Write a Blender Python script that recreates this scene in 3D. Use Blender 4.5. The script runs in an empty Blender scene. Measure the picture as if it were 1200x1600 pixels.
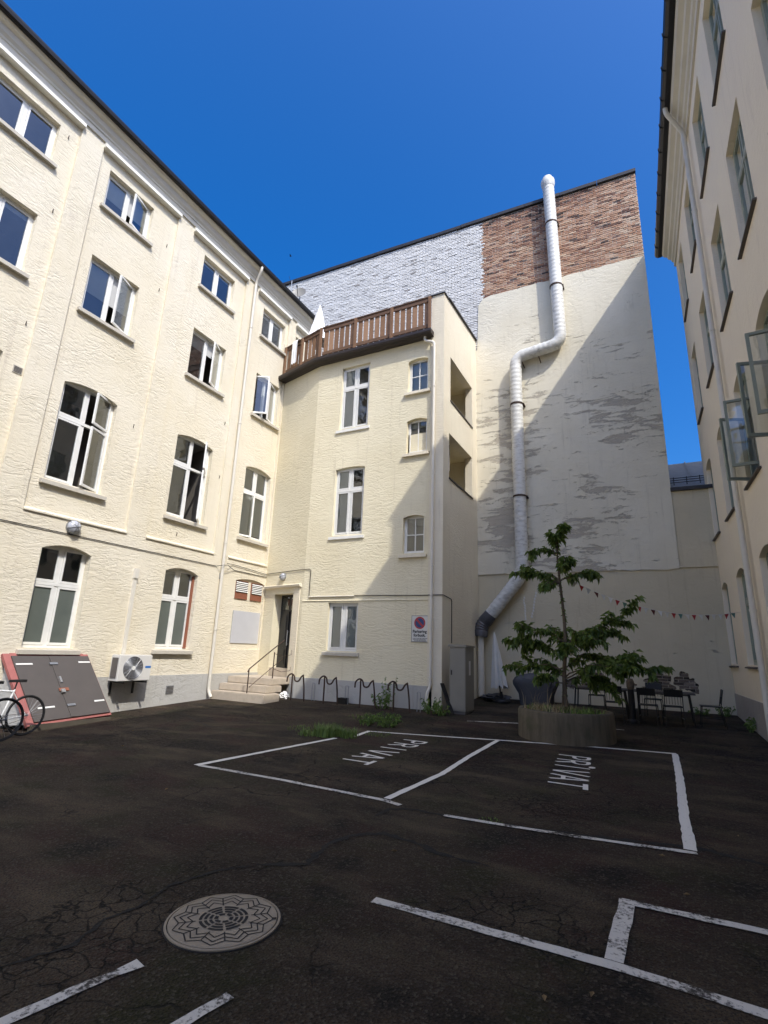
import bpy, bmesh, math, random
from mathutils import Vector, Matrix
from mathutils.geometry import tessellate_polygon
random.seed(7)
R = math.radians
scene = bpy.context.scene
COL = scene.collection

# ------------------------------------------------------------------ camera
cam_d = bpy.data.cameras.new('camera'); cam = bpy.data.objects.new('camera', cam_d); COL.objects.link(cam)
F_PX = 805.66; PIT, ROLL, YAW = R(14.966), R(2.146), R(27.493)
cam_d.sensor_fit = 'VERTICAL'; cam_d.sensor_height = 32.0; cam_d.sensor_width = 24.0
cam_d.lens = F_PX / 1600 * 32.0
cam_d.clip_start = 0.05; cam_d.clip_end = 2000
fw = Vector((-math.sin(YAW)*math.cos(PIT), math.cos(YAW)*math.cos(PIT), math.sin(PIT)))
rt = Vector((math.cos(YAW), math.sin(YAW), 0)); up = rt.cross(fw)
rt2 = math.cos(ROLL)*rt + math.sin(ROLL)*up; up2 = -math.sin(ROLL)*rt + math.cos(ROLL)*up
m3 = Matrix((rt2, up2, -fw)).transposed()
cam.matrix_world = Matrix.Translation((0, 0, 1.6)) @ m3.to_4x4()
scene.camera = cam

# ------------------------------------------------------------------ sky, sun, exposure
SUN = Vector((1.436, -1.0, 1.96)).normalized()          # towards the sun
world = bpy.data.worlds.new('World'); scene.world = world; world.use_nodes = True
wn = world.node_tree; wn.nodes.clear()
wo = wn.nodes.new('ShaderNodeOutputWorld'); bg = wn.nodes.new('ShaderNodeBackground'); sky = wn.nodes.new('ShaderNodeTexSky')
sky.sky_type = 'NISHITA'; sky.sun_disc = False
sky.sun_elevation = math.asin(SUN.z); sky.sun_rotation = math.atan2(SUN.x, SUN.y)
sky.altitude = 100; sky.air_density = 1.0; sky.dust_density = 6.5; sky.ozone_density = 10.0
bg.inputs['Strength'].default_value = 0.15
hs_ = wn.nodes.new('ShaderNodeHueSaturation'); hs_.inputs['Saturation'].default_value = 1.30; hs_.inputs['Hue'].default_value = 0.504
wn.links.new(sky.outputs[0], hs_.inputs['Color']); wn.links.new(hs_.outputs[0], bg.inputs['Color']); wn.links.new(bg.outputs[0], wo.inputs['Surface'])
sd = bpy.data.lights.new('sun', 'SUN'); so = bpy.data.objects.new('sun', sd); COL.objects.link(so)
sd.energy = 2.2; sd.angle = R(0.5); sd.color = (1.0, 0.95, 0.86)
so.rotation_euler = (-SUN).to_track_quat('-Z', 'Y').to_euler(); so.location = (10, -8, 30)
vs = scene.view_settings; vs.view_transform = 'Standard'; vs.look = 'None'; vs.exposure = 0.83; vs.gamma = 1.0; scene.cycles.diffuse_bounces = 6; scene.cycles.max_bounces = 10; vs.use_curve_mapping = False

# ------------------------------------------------------------------ materials
MATS = {}
def nd(nt, typ, ins=None, **kw):
    n = nt.nodes.new('ShaderNode' + typ)
    for k, v in kw.items(): setattr(n, k, v)
    for k, v in (ins or {}).items():
        if hasattr(v, 'is_linked') or hasattr(v, 'links'): nt.links.new(v, n.inputs[k])
        else: n.inputs[k].default_value = v
    return n
def newmat(name):
    m = bpy.data.materials.new(name); m.use_nodes = True; nt = m.node_tree; nt.nodes.clear()
    out = nd(nt, 'OutputMaterial'); b = nd(nt, 'BsdfPrincipled'); nt.links.new(b.outputs[0], out.inputs[0])
    MATS[name] = m
    return m, nt, b
def c4(c): return (c[0], c[1], c[2], 1)
def ramp(nt, fac, stops):
    n = nd(nt, 'ValToRGB', {'Fac': fac}); e = n.color_ramp.elements
    while len(e) > 1: e.remove(e[-1])
    e[0].position = stops[0][0]; e[0].color = c4(stops[0][1]) if len(stops[0][1]) == 3 else stops[0][1]
    for p, c in stops[1:]:
        k = e.new(p); k.color = c4(c)
    return n.outputs[0]
def grey(v): return (v, v, v)
def mixc(nt, fac, a, b):
    n = nd(nt, 'Mix', data_type='RGBA')
    for idx, v in ((0, fac), (6, a), (7, b)):
        if hasattr(v, 'links'): nt.links.new(v, n.inputs[idx])
        else: n.inputs[idx].default_value = (c4(v) if isinstance(v, tuple) and len(v) == 3 else v)
    return n.outputs[2]
def math_(nt, op, a, b=0.0):
    n = nd(nt, 'Math', operation=op)
    for i, v in enumerate((a, b)):
        if hasattr(v, 'links'): nt.links.new(v, n.inputs[i])
        else: n.inputs[i].default_value = v
    return n.outputs[0]
def posmap(nt, scale=(1, 1, 1), loc=(0, 0, 0)):
    g = nd(nt, 'NewGeometry')
    return nd(nt, 'Mapping', {'Vector': g.outputs['Position'], 'Scale': scale, 'Location': loc}).outputs[0]
def noise(nt, vec, scale, detail=4, rough=0.55, dist=0.0):
    return nd(nt, 'TexNoise', {'Vector': vec, 'Scale': scale, 'Detail': detail, 'Roughness': rough, 'Distortion': dist}).outputs['Fac']
def bump(nt, b, h, strength, dist):
    n = nd(nt, 'Bump', {'Height': h, 'Strength': strength, 'Distance': dist}); nt.links.new(n.outputs[0], b.inputs['Normal'])
def plain(name, col, rough=0.6, metal=0.0, var=0.12, scale=6.0, bmp=0.0):
    m, nt, b = newmat(name)
    f = noise(nt, posmap(nt), scale, 5)
    nt.links.new(mixc(nt, f, tuple(c*(1-var) for c in col), tuple(min(1, c*(1+var)) for c in col)), b.inputs['Base Color'])
    b.inputs['Roughness'].default_value = rough; b.inputs['Metallic'].default_value = metal
    if bmp: bump(nt, b, noise(nt, posmap(nt), scale*6, 4), 0.5, bmp)
    return m
def plaster(name, col, col2, dirt, relief=0.012, zs=4.0, sc=3.2, dirtlow=0.62, peel=None, peel_lo=0.6, peel_scale=(0.7, 0.7, 4.2)):
    m, nt, b = newmat(name)
    p = posmap(nt)
    big = noise(nt, p, 0.55, 5, 0.6)
    c = mixc(nt, ramp(nt, big, [(0.35, grey(0)), (0.65, grey(1))]), col, col2)
    st = noise(nt, posmap(nt, (1.2, 1.2, 0.35)), 1.6, 6, 0.65)
    c = mixc(nt, ramp(nt, st, [(dirtlow, grey(0)), (min(1, dirtlow+0.25), grey(0.75))]), c, dirt)
    rs_ = noise(nt, posmap(nt, (7, 7, 0.45), (5, 3, 1)), 1.0, 6, 0.7)
    c = mixc(nt, ramp(nt, rs_, [(0.57, grey(0)), (0.75, grey(0.5))]), c, dirt)
    sp = noise(nt, p, 26, 4, 0.7)
    c = mixc(nt, ramp(nt, sp, [(0.6, grey(0)), (0.8, grey(0.35))]), c, dirt)
    pv = posmap(nt, (1, 1, zs))
    wpn = nd(nt, 'TexNoise', {'Vector': posmap(nt), 'Scale': 1.7, 'Detail': 3.0}).outputs['Color']
    wsc = nd(nt, 'VectorMath', {0: wpn}, operation='SCALE'); wsc.inputs['Scale'].default_value = 0.9
    pv = nd(nt, 'VectorMath', {0: pv, 1: wsc.outputs[0]}, operation='ADD').outputs[0]
    h1 = noise(nt, pv, sc*1.7, 5, 0.6, 0.35)
    amp = ramp(nt, noise(nt, posmap(nt, loc=(9, 4, 2)), 0.9, 3), [(0.35, grey(0.35)), (0.62, grey(1))])
    h1 = math_(nt, 'MULTIPLY', ramp(nt, h1, [(0.36, grey(0)), (0.56, grey(1))]), amp)
    h2 = noise(nt, posmap(nt, (1, 1, 2.2)), sc*5, 4, 0.6)
    h = math_(nt, 'ADD', math_(nt, 'MULTIPLY', h1, 0.36), math_(nt, 'MULTIPLY', h2, 0.22))
    if peel:
        pk = noise(nt, posmap(nt, peel_scale, (3, 1, 7)), 1.9, 10, 0.74, 0.45)
        cl = noise(nt, posmap(nt, (0.35, 0.35, 0.5), (2, 8, 5)), 1.0, 3, 0.5)
        pk = math_(nt, 'ADD', pk, math_(nt, 'MULTIPLY', math_(nt, 'SUBTRACT', cl, 0.5), 0.6))
        pk = math_(nt, 'ADD', pk, math_(nt, 'MULTIPLY', math_(nt, 'SUBTRACT', noise(nt, posmap(nt, (1, 1, 2.5)), 16, 4, 0.7), 0.5), 0.16))
        zc_ = nd(nt, 'SeparateXYZ', {0: posmap(nt)}).outputs[2]
        pk = math_(nt, 'SUBTRACT', pk, math_(nt, 'MULTIPLY', math_(nt, 'MAXIMUM', math_(nt, 'SUBTRACT', zc_, 8.8), 0.0), 0.026))
        mask = ramp(nt, pk, [(peel_lo, grey(0)), (peel_lo+0.02, grey(0.8)), (peel_lo+0.12, grey(1))])
        tone = noise(nt, posmap(nt, (1, 1, 5)), 5, 5, 0.6)
        c = mixc(nt, math_(nt, 'MULTIPLY', mask, 0.85), c, mixc(nt, tone, peel, tuple(min(1, v*1.35) for v in peel)))
        h = math_(nt, 'SUBTRACT', h, math_(nt, 'MULTIPLY', mask, 0.8))
    nt.links.new(c, b.inputs['Base Color']); b.inputs['Roughness'].default_value = 0.92
    b.inputs['Specular IOR Level'].default_value = 0.2
    bump(nt, b, h, 0.9, relief*2.2)
    return m

plaster('cream_left', (0.72, 0.66, 0.525), (0.69, 0.62, 0.465), (0.52, 0.45, 0.35), 0.0105)
plaster('cream_front', (0.745, 0.68, 0.50), (0.69, 0.62, 0.44), (0.47, 0.40, 0.28), 0.0085)
plaster('cream_pier', (0.74, 0.675, 0.53), (0.69, 0.62, 0.48), (0.45, 0.39, 0.30), 0.005, dirtlow=0.6)
plaster('grey_plinth', (0.46, 0.45, 0.42), (0.40, 0.39, 0.36), (0.25, 0.24, 0.22), 0.008, zs=1.5)
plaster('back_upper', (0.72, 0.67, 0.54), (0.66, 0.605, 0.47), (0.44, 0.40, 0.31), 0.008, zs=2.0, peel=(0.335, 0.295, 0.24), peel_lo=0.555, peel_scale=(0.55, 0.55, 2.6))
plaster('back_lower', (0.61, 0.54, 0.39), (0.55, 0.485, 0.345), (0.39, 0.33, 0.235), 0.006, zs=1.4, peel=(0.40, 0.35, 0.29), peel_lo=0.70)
plaster('right_wall', (0.82, 0.725, 0.56), (0.80, 0.70, 0.55), (0.66, 0.57, 0.45), 0.004, zs=1.2, sc=5)
plaster('right_plinth', (0.36, 0.34, 0.32), (0.31, 0.29, 0.27), (0.2, 0.18, 0.17), 0.012, zs=1.5)
plain('cornice_paint', (0.60, 0.56, 0.47), 0.75, var=0.1, scale=3, bmp=0.004)
plain('white_band', (0.80, 0.78, 0.70), 0.7, var=0.05)
plain('gutter_black', (0.014, 0.013, 0.013), 0.45, 0.2, var=0.3)
plain('gutter_brown', (0.035, 0.026, 0.022), 0.5, 0.2, var=0.3)
plain('roof_slate', (0.06, 0.062, 0.068), 0.6, var=0.25, scale=4, bmp=0.004)
plain('roof_metal', (0.25, 0.245, 0.235), 0.8, 0.0, var=0.2, scale=5)
plain('white_paint', (0.74, 0.73, 0.68), 0.45, var=0.12, scale=5)
plain('sash_grey', (0.66, 0.66, 0.63), 0.5, var=0.08)
plain('green_frame', (0.30, 0.325, 0.26), 0.5, var=0.12)
plain('green_sash', (0.22, 0.245, 0.19), 0.5, var=0.12)
plain('room_dark', (0.20, 0.185, 0.165), 0.9, var=0.35, scale=2)
plain('curtain', (0.55, 0.55, 0.54), 0.85, var=0.06)
plain('red_wood', (0.24, 0.085, 0.045), 0.65, var=0.25, scale=14)
plain('sill_stone', (0.50, 0.46, 0.38), 0.85, var=0.15, scale=9, bmp=0.004)
plain('sill_dark', (0.075, 0.062, 0.052), 0.6, var=0.25, scale=9)
plain('downpipe_cream', (0.66, 0.62, 0.53), 0.5, var=0.08, scale=5)
plain('downpipe_white', (0.62, 0.58, 0.49), 0.45, var=0.07, scale=5)
plain('black_metal', (0.02, 0.019, 0.018), 0.5, 0.4, var=0.3)
plain('rust_iron', (0.055, 0.032, 0.022), 0.75, 0.3, var=0.5, scale=18)
plain('door_black', (0.018, 0.019, 0.02), 0.4, var=0.3)
plain('chrome', (0.6, 0.6, 0.58), 0.3, 0.9, var=0.1)
plain('galv', (0.33, 0.34, 0.35), 0.45, 0.7, var=0.2, scale=8)
plain('stone_step', (0.47, 0.40, 0.31), 0.9, var=0.22, scale=7, bmp=0.006)
plain('grey_panel', (0.50, 0.50, 0.51), 0.7, var=0.06, scale=3)
plain('cabinet_grey', (0.225, 0.21, 0.175), 0.5, var=0.1, scale=4)
plain('concrete_dark', (0.082, 0.069, 0.05), 0.95, var=0.4, scale=3.5, bmp=0.006)
m, nt, b = newmat('planter_concrete')
v1 = noise(nt, posmap(nt, (3, 3, 0.35)), 2.6, 6, 0.65); v2 = noise(nt, posmap(nt), 4, 5, 0.6)
c = mixc(nt, ramp(nt, v1, [(0.35, grey(0)), (0.68, grey(1))]), (0.13, 0.105, 0.07), (0.060, 0.052, 0.032))
c = mixc(nt, ramp(nt, v2, [(0.55, grey(0)), (0.75, grey(0.6))]), c, (0.05, 0.055, 0.025))
nt.links.new(c, b.inputs['Base Color']); b.inputs['Roughness'].default_value = 0.95
bump(nt, b, noise(nt, posmap(nt), 22, 5, 0.7), 0.6, 0.01)
plain('soil', (0.06, 0.045, 0.03), 1.0, var=0.5, scale=14, bmp=0.02)
plain('bark', (0.12, 0.09, 0.06), 0.9, var=0.35, scale=20, bmp=0.006)
plain('straw', (0.35, 0.27, 0.15), 0.9, var=0.25)
plain('canvas', (0.62, 0.60, 0.54), 0.9, var=0.08)
plain('canvas_white', (0.80, 0.79, 0.76), 0.9, var=0.04)
plain('bbq_cover', (0.075, 0.075, 0.08), 0.7, var=0.25, scale=5, bmp=0.01)
plain('table_top', (0.06, 0.05, 0.042), 0.7, var=0.35, scale=10)
plain('red_paint', (0.34, 0.115, 0.10), 0.7, var=0.2, scale=9)
plain('hatch_grey', (0.078, 0.067, 0.06), 0.65, var=0.16, scale=3)
plain('ac_white', (0.66, 0.64, 0.59), 0.5, var=0.05)
plain('ac_dark', (0.10, 0.09, 0.085), 0.5, var=0.2)
plain('label_blue', (0.03, 0.16, 0.45), 0.5)
plain('tyre', (0.012, 0.012, 0.012), 0.7, var=0.2)
plain('bike_white', (0.75, 0.75, 0.73), 0.3, var=0.03)
plain('bike_red', (0.45, 0.05, 0.035), 0.35, var=0.05)
plain('sign_white', (0.62, 0.61, 0.57), 0.5, var=0.06)
plain('sign_red', (0.38, 0.03, 0.035), 0.5)
plain('sign_blue', (0.02, 0.05, 0.17), 0.5)
plain('ink', (0.012, 0.012, 0.012), 0.6)
plain('cast_iron', (0.30, 0.25, 0.18), 0.75, 0.25, var=0.22, scale=16, bmp=0.002)
plain('iron_gap', (0.012, 0.011, 0.01), 0.9)
plain('flag_red', (0.36, 0.03, 0.03), 0.9); plain('flag_white', (0.62, 0.6, 0.55), 0.9); plain('flag_green', (0.10, 0.20, 0.16), 0.9); plain('flag_dark', (0.11, 0.03, 0.03), 0.9)
plain('dry_leaf', (0.20, 0.13, 0.055), 0.8)
plain('mortar', (0.42, 0.37, 0.30), 0.95, var=0.3, scale=9, bmp=0.01)
plain('mortar_white', (0.34, 0.335, 0.33), 0.95, var=0.3, scale=9, bmp=0.01)
plain('coping', (0.035, 0.033, 0.035), 0.6, var=0.5, scale=5)
plain('duct_flex', (0.10, 0.10, 0.11), 0.5, 0.3, var=0.3)

# glass: thin pane, fresnel mirror over clear
m, nt, b = newmat('glass'); nt.nodes.remove(b)
fr = nd(nt, 'Fresnel', {'IOR': 1.5}); gl = nd(nt, 'BsdfGlossy', {'Roughness': 0.02, 'Color': (0.9, 0.93, 0.95, 1)}); tr = nd(nt, 'BsdfTransparent', {'Color': (0.72, 0.76, 0.75, 1)})
wv = noise(nt, posmap(nt), 1.3, 2); bn = nd(nt, 'Bump', {'Height': wv, 'Strength': 0.6, 'Distance': 0.02}); nt.links.new(bn.outputs[0], gl.inputs['Normal'])
fa = math_(nt, 'MINIMUM', math_(nt, 'MULTIPLY', fr.outputs[0], 3.2), 0.96)
mx = nd(nt, 'MixShader', {0: fa}); nt.links.new(tr.outputs[0], mx.inputs[1]); nt.links.new(gl.outputs[0], mx.inputs[2])
nt.links.new(mx.outputs[0], [n for n in nt.nodes if n.type == 'OUTPUT_MATERIAL'][0].inputs[0])
m, nt, b = newmat('frosted')
nt.links.new(mixc(nt, noise(nt, posmap(nt), 2.5, 3), (0.085, 0.10, 0.088), (0.135, 0.15, 0.13)), b.inputs['Base Color']); b.inputs['Roughness'].default_value = 0.32
m, nt, b = newmat('lamp_dome'); b.inputs['Base Color'].default_value = (0.42, 0.43, 0.45, 1); b.inputs['Roughness'].default_value = 0.25

# wood boards, foliage, bricks use a per-face tone
def tonemat(name, stops, rough=0.8, scale=8, amount=0.25, bmp=0.0, sheen=0.0):
    m, nt, b = newmat(name)
    a = nd(nt, 'Attribute', attribute_name='tone')
    n = noise(nt, posmap(nt), scale, 5)
    f = math_(nt, 'ADD', a.outputs['Fac'], math_(nt, 'MULTIPLY', math_(nt, 'SUBTRACT', n, 0.5), amount*2))
    nt.links.new(ramp(nt, f, stops), b.inputs['Base Color']); b.inputs['Roughness'].default_value = rough
    if bmp: bump(nt, b, noise(nt, posmap(nt), scale*4, 4), 0.7, bmp)
    return m, nt, b
tonemat('brick_red', [(0.0, (0.06, 0.045, 0.04)), (0.18, (0.20, 0.10, 0.07)), (0.5, (0.36, 0.20, 0.125)), (0.75, (0.46, 0.29, 0.19)), (1.0, (0.54, 0.41, 0.29))], 0.9, 7, 0.2, 0.012)
tonemat('brick_old', [(0.0, (0.05, 0.04, 0.033)), (0.5, (0.15, 0.115, 0.09)), (1.0, (0.30, 0.24, 0.19))], 0.95, 9, 0.35, 0.02)
tonemat('brick_white', [(0.0, (0.28, 0.26, 0.24)), (0.25, (0.54, 0.53, 0.505)), (0.6, (0.67, 0.66, 0.63)), (1.0, (0.76, 0.75, 0.72))], 0.85, 9, 0.18, 0.010)
tonemat('wood', [(0.0, (0.075, 0.04, 0.022)), (0.5, (0.22, 0.118, 0.058)), (1.0, (0.37, 0.22, 0.125))], 0.7, 10, 0.2)
m, nt, b = tonemat('leaf', [(0.0, (0.038, 0.064, 0.013)), (0.5, (0.115, 0.175, 0.034)), (1.0, (0.24, 0.31, 0.075))], 0.5, 3, 0.1)
tl_ = nd(nt, 'BsdfTranslucent', {'Color': (0.16, 0.24, 0.04, 1)}); ms_ = nd(nt, 'MixShader', {0: 0.35}); nt.links.new(b.outputs[0], ms_.inputs[1]); nt.links.new(tl_.outputs[0], ms_.inputs[2]); nt.links.new(ms_.outputs[0], [n for n in nt.nodes if n.type == 'OUTPUT_MATERIAL'][0].inputs[0])
tonemat('weed', [(0.0, (0.05, 0.085, 0.018)), (0.5, (0.11, 0.18, 0.03)), (1.0, (0.18, 0.27, 0.055))], 0.6, 3, 0.1)

# spiral duct: painted metal with grime
m, nt, b = newmat('duct')
g = noise(nt, posmap(nt, (1, 1, 3)), 5, 6, 0.7)
nt.links.new(mixc(nt, ramp(nt, g, [(0.50, grey(0)), (0.68, grey(0.8))]), (0.66, 0.65, 0.60), (0.33, 0.31, 0.27)), b.inputs['Base Color']); b.inputs['Roughness'].default_value = 0.55

# asphalt
m, nt, b = newmat('asphalt')
p = posmap(nt)
big = noise(nt, p, 0.45, 6, 0.62, 0.3); mid = noise(nt, posmap(nt, loc=(4, 9, 0)), 1.3, 6, 0.65); fine = noise(nt, p, 70, 4, 0.75); ag = nd(nt, 'TexVoronoi', {'Vector': p, 'Scale': 62.0})
c = mixc(nt, ramp(nt, big, [(0.35, grey(0)), (0.65, grey(1))]), (0.024, 0.0145, 0.0085), (0.054, 0.038, 0.022))
c = mixc(nt, ramp(nt, mid, [(0.50, grey(0)), (0.62, grey(0.85))]), c, (0.022, 0.0225, 0.0055))
pur = noise(nt, posmap(nt, loc=(11, 2, 3)), 0.9, 5, 0.6)
c = mixc(nt, ramp(nt, pur, [(0.52, grey(0)), (0.64, grey(0.8))]), c, (0.038, 0.0145, 0.0105))
dk = noise(nt, posmap(nt, loc=(1, 17, 3)), 0.7, 6, 0.65)
c = mixc(nt, ramp(nt, dk, [(0.52, grey(0)), (0.60, grey(0.85))]), c, (0.006, 0.0045, 0.0033))
dust = noise(nt, posmap(nt, (0.6, 1.5, 1), (7, 3, 1)), 1.1, 6, 0.6)
c = mixc(nt, ramp(nt, dust, [(0.50, grey(0)), (0.68, grey(0.8))]), c, (0.105, 0.077, 0.046))
agc = nd(nt, 'SeparateColor', {'Color': ag.outputs['Color']}).outputs[0]
c = mixc(nt, ramp(nt, agc, [(0.72, grey(0)), (0.96, grey(0.75))]), c, (0.085, 0.070, 0.050))
c = mixc(nt, ramp(nt, fine, [(0.36, grey(0.9)), (0.52, grey(0))]), c, (0.003, 0.0025, 0.002))
wp = nd(nt, 'TexNoise', {'Vector': p, 'Scale': 3.5, 'Detail': 5.0}).outputs['Color']
wv = nd(nt, 'VectorMath', {0: p, 1: nd(nt, 'VectorMath', {0: wp}, operation='SCALE').outputs[0]}, operation='ADD')
wv.inputs[1].links[0].from_node.inputs['Scale'].default_value = 0.35
def cracks(scale, lo, hi, mlo):
    v = nd(nt, 'TexVoronoi', {'Vector': wv.outputs[0], 'Scale': scale}, feature='DISTANCE_TO_EDGE')
    k = ramp(nt, v.outputs['Distance'], [(lo, grey(1)), (hi, grey(0))])
    mk = ramp(nt, noise(nt, posmap(nt, loc=(scale, 5, 2)), 0.55, 4), [(mlo, grey(0)), (mlo+0.08, grey(1))])
    return math_(nt, 'MULTIPLY', k, mk)
ck = math_(nt, 'MAXIMUM', cracks(1.1, 0.003, 0.012, 0.52), math_(nt, 'MAXIMUM', cracks(5.5, 0.008, 0.045, 0.55), cracks(13, 0.015, 0.09, 0.56)))
c = mixc(nt, math_(nt, 'MULTIPLY', ck, 0.92), c, (0.003, 0.0026, 0.0022))
nt.links.new(c, b.inputs['Base Color']); b.inputs['Roughness'].default_value = 0.93; b.inputs['Specular IOR Level'].default_value = 0.25
h = math_(nt, 'ADD', math_(nt, 'MULTIPLY', fine, 0.5), math_(nt, 'MULTIPLY', ag.outputs['Distance'], 0.7))
h = math_(nt, 'SUBTRACT', h, math_(nt, 'MULTIPLY', ck, 1.6)); h = math_(nt, 'ADD', h, math_(nt, 'MULTIPLY', mid, 1.5))
bump(nt, b, h, 1.0, 0.018)
m, nt, b = newmat('seam')
nt.links.new(mixc(nt, noise(nt, posmap(nt), 30, 4), (0.0015, 0.0013, 0.001), (0.006, 0.006, 0.004)), b.inputs['Base Color']); b.inputs['Roughness'].default_value = 0.95
bump(nt, b, noise(nt, posmap(nt), 60, 4), 1.0, 0.02)

m, nt, b = newmat('road_paint')
w1 = noise(nt, posmap(nt), 38, 5, 0.7); w2 = noise(nt, posmap(nt, loc=(3, 3, 3)), 3.0, 4)
wear = ramp(nt, math_(nt, 'ADD', math_(nt, 'MULTIPLY', w1, 0.55), math_(nt, 'MULTIPLY', w2, 0.55)), [(0.55, grey(0)), (0.64, grey(1))])
nt.links.new(mixc(nt, wear, (0.60, 0.56, 0.48), (0.035, 0.028, 0.02)), b.inputs['Base Color']); b.inputs['Roughness'].default_value = 0.85
bump(nt, b, noise(nt, posmap(nt), 80, 3), 0.6, 0.006)
m, nt, b = newmat('road_paint_new')
w1 = noise(nt, posmap(nt), 55, 5, 0.7)
nt.links.new(mixc(nt, ramp(nt, w1, [(0.60, grey(0)), (0.72, grey(1))]), (0.72, 0.68, 0.59), (0.07, 0.058, 0.042)), b.inputs['Base Color']); b.inputs['Roughness'].default_value = 0.8

# ------------------------------------------------------------------ frames and mesh builder
def FW(u, n, z): return (u, n, z)
def FL(u, n, z): return (-11.6+n, u, z)
def FC(u, n, z): return (u, 13.3-n, z)
def FA(u, n, z): return (-11.6+0.96804*u-0.25079*n, 13.8-0.25079*u-0.96804*n, z)
def FS(u, n, z): return (-5.02+n, u, z)
def FB(x, n, z):
    u = x+5.02
    return (-5.02+u*0.99969+n*0.02495, 16.6+u*0.02495-n*0.99969, z)
def FR(y, n, z):
    u = y-16.8
    return (1.75-u*0.02478-n*0.99969, 16.8+u*0.99969-n*0.02478, z)
def zg(x, y):
    t = y-10.8; base = 0.05*0.5*(t+math.sqrt(t*t+0.6))
    w = min(1, max(0, (-6.5-x)/5.1)); w = w*w*(3-2*w)
    zl = -0.06+0.04*(min(13.9, max(6.5, y))-8.7)
    return (1-w)*base + w*zl

WLOC = {}
class MB:
    def __init__(s): s.v = []; s.f = []; s.t = []
    def poly(s, pts, tone=0.5):
        i = len(s.v); s.v += [tuple(p) for p in pts]; s.f.append(tuple(range(i, i+len(pts)))); s.t.append(tone); return s
    def box(s, F, u0, u1, n0, n1, z0, z1, tone=0.5, xf=None):
        P = []
        for (u, n, z) in ((u0,n0,z0),(u1,n0,z0),(u1,n1,z0),(u0,n1,z0),(u0,n0,z1),(u1,n0,z1),(u1,n1,z1),(u0,n1,z1)):
            if xf: u, n, z = xf(u, n, z)
            P.append(F(u, n, z))
        i = len(s.v); s.v += P
        for q in ((0,3,2,1),(4,5,6,7),(0,1,5,4),(1,2,6,5),(2,3,7,6),(3,0,4,7)):
            s.f.append(tuple(i+k for k in q)); s.t.append(tone)
        return s
    def tube(s, pts, r, seg=8, tone=0.5, caps=True):
        pts = [Vector(p) for p in pts]; n = len(pts); rr = r if isinstance(r, (list, tuple)) else [r]*n
        rings = []; ref = None
        for k in range(n):
            d = (pts[min(k+1, n-1)]-pts[max(k-1, 0)]); d.normalize()
            if ref is None:
                ref = Vector((0, 0, 1)) if abs(d.z) < 0.9 else Vector((1, 0, 0))
            a = d.cross(ref)
            if a.length < 1e-4: a = d.cross(Vector((0.3, 1, 0.2)))
            a.normalize(); b2 = a.cross(d); ref = b2 if False else ref - d*ref.dot(d)
            if ref.length < 0.05: ref = a.cross(d)
            ref.normalize()
            i = len(s.v); rings.append(i)
            for j in range(seg):
                an = 2*math.pi*j/seg
                s.v.append(tuple(pts[k]+(a*math.cos(an)+b2*math.sin(an))*rr[k]))
        for k in range(n-1):
            for j in range(seg):
                j2 = (j+1) % seg
                s.f.append((rings[k]+j, rings[k]+j2, rings[k+1]+j2, rings[k+1]+j)); s.t.append(tone)
        if caps:
            s.f.append(tuple(rings[0]+j for j in reversed(range(seg)))); s.t.append(tone)
            s.f.append(tuple(rings[-1]+j for j in range(seg))); s.t.append(tone)
        return s
    def lathe(s, c, prof, seg=24, tone=0.5):
        rings = []
        for (r, z) in prof:
            i = len(s.v); rings.append(i)
            for j in range(seg):
                an = 2*math.pi*j/seg; s.v.append((c[0]+r*math.cos(an), c[1]+r*math.sin(an), c[2]+z))
        for k in range(len(prof)-1):
            for j in range(seg):
                j2 = (j+1) % seg; s.f.append((rings[k]+j, rings[k]+j2, rings[k+1]+j2, rings[k+1]+j)); s.t.append(tone)
        return s
    def extr(s, F, prof, u0, u1, closed=True, tone=0.5):          # profile in (n,z) extruded along u
        i = len(s.v); k = len(prof)
        for u in (u0, u1):
            for (n, z) in prof: s.v.append(F(u, n, z))
        for j in range(k if closed else k-1):
            j2 = (j+1) % k; s.f.append((i+j, i+j2, i+k+j2, i+k+j)); s.t.append(tone)
        if closed:
            s.f.append(tuple(i+j for j in range(k))); s.t.append(tone); s.f.append(tuple(i+k+j for j in reversed(range(k)))); s.t.append(tone)
        return s
    def plate(s, F, loop, n0, n1, holes=(), tone=0.5):             # (u,z) outline with holes; n1 outer face, n0 inner
        loops = [loop]+list(holes)
        flat = [p for l in loops for p in l]
        tris = tessellate_polygon([[Vector((p[0], p[1], 0)) for p in l] for l in loops])
        i = len(s.v); s.v += [F(u, n1, z) for u, z in flat]
        for t in tris: s.f.append(tuple(i+k for k in t)); s.t.append(tone)
        if n0 is not None:
            o = 0
            j0 = len(s.v); s.v += [F(u, n0, z) for u, z in flat]
            for l in loops:
                k = len(l)
                for a in range(k):
                    b2 = (a+1) % k
                    s.f.append((i+o+a, i+o+b2, j0+o+b2, j0+o+a)); s.t.append(tone)
                o += k
        return s
    def build(s, name, mat, parent=None, smooth=False, loc=None, tone=False, world_loc=None):
        me = bpy.data.meshes.new(name)
        w = Vector(WLOC[parent.name]) if parent is not None else Vector(loc or (0, 0, 0))
        me.from_pydata([tuple(Vector(v)-w) for v in s.v], [], s.f); me.update()
        o = bpy.data.objects.new(name, me); COL.objects.link(o)
        me.materials.append(MATS[mat])
        if parent is not None: o.parent = parent
        else: o.location = w
        WLOC[o.name] = tuple(w)
        if smooth:
            me.polygons.foreach_set('use_smooth', [True]*len(me.polygons))
            md = None
            try:
                me.set_sharp_from_angle(angle=R(40))
            except Exception: pass
        if tone:
            at = me.attributes.new('tone', 'FLOAT', 'FACE'); at.data.foreach_set('value', s.t)
        return o

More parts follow.
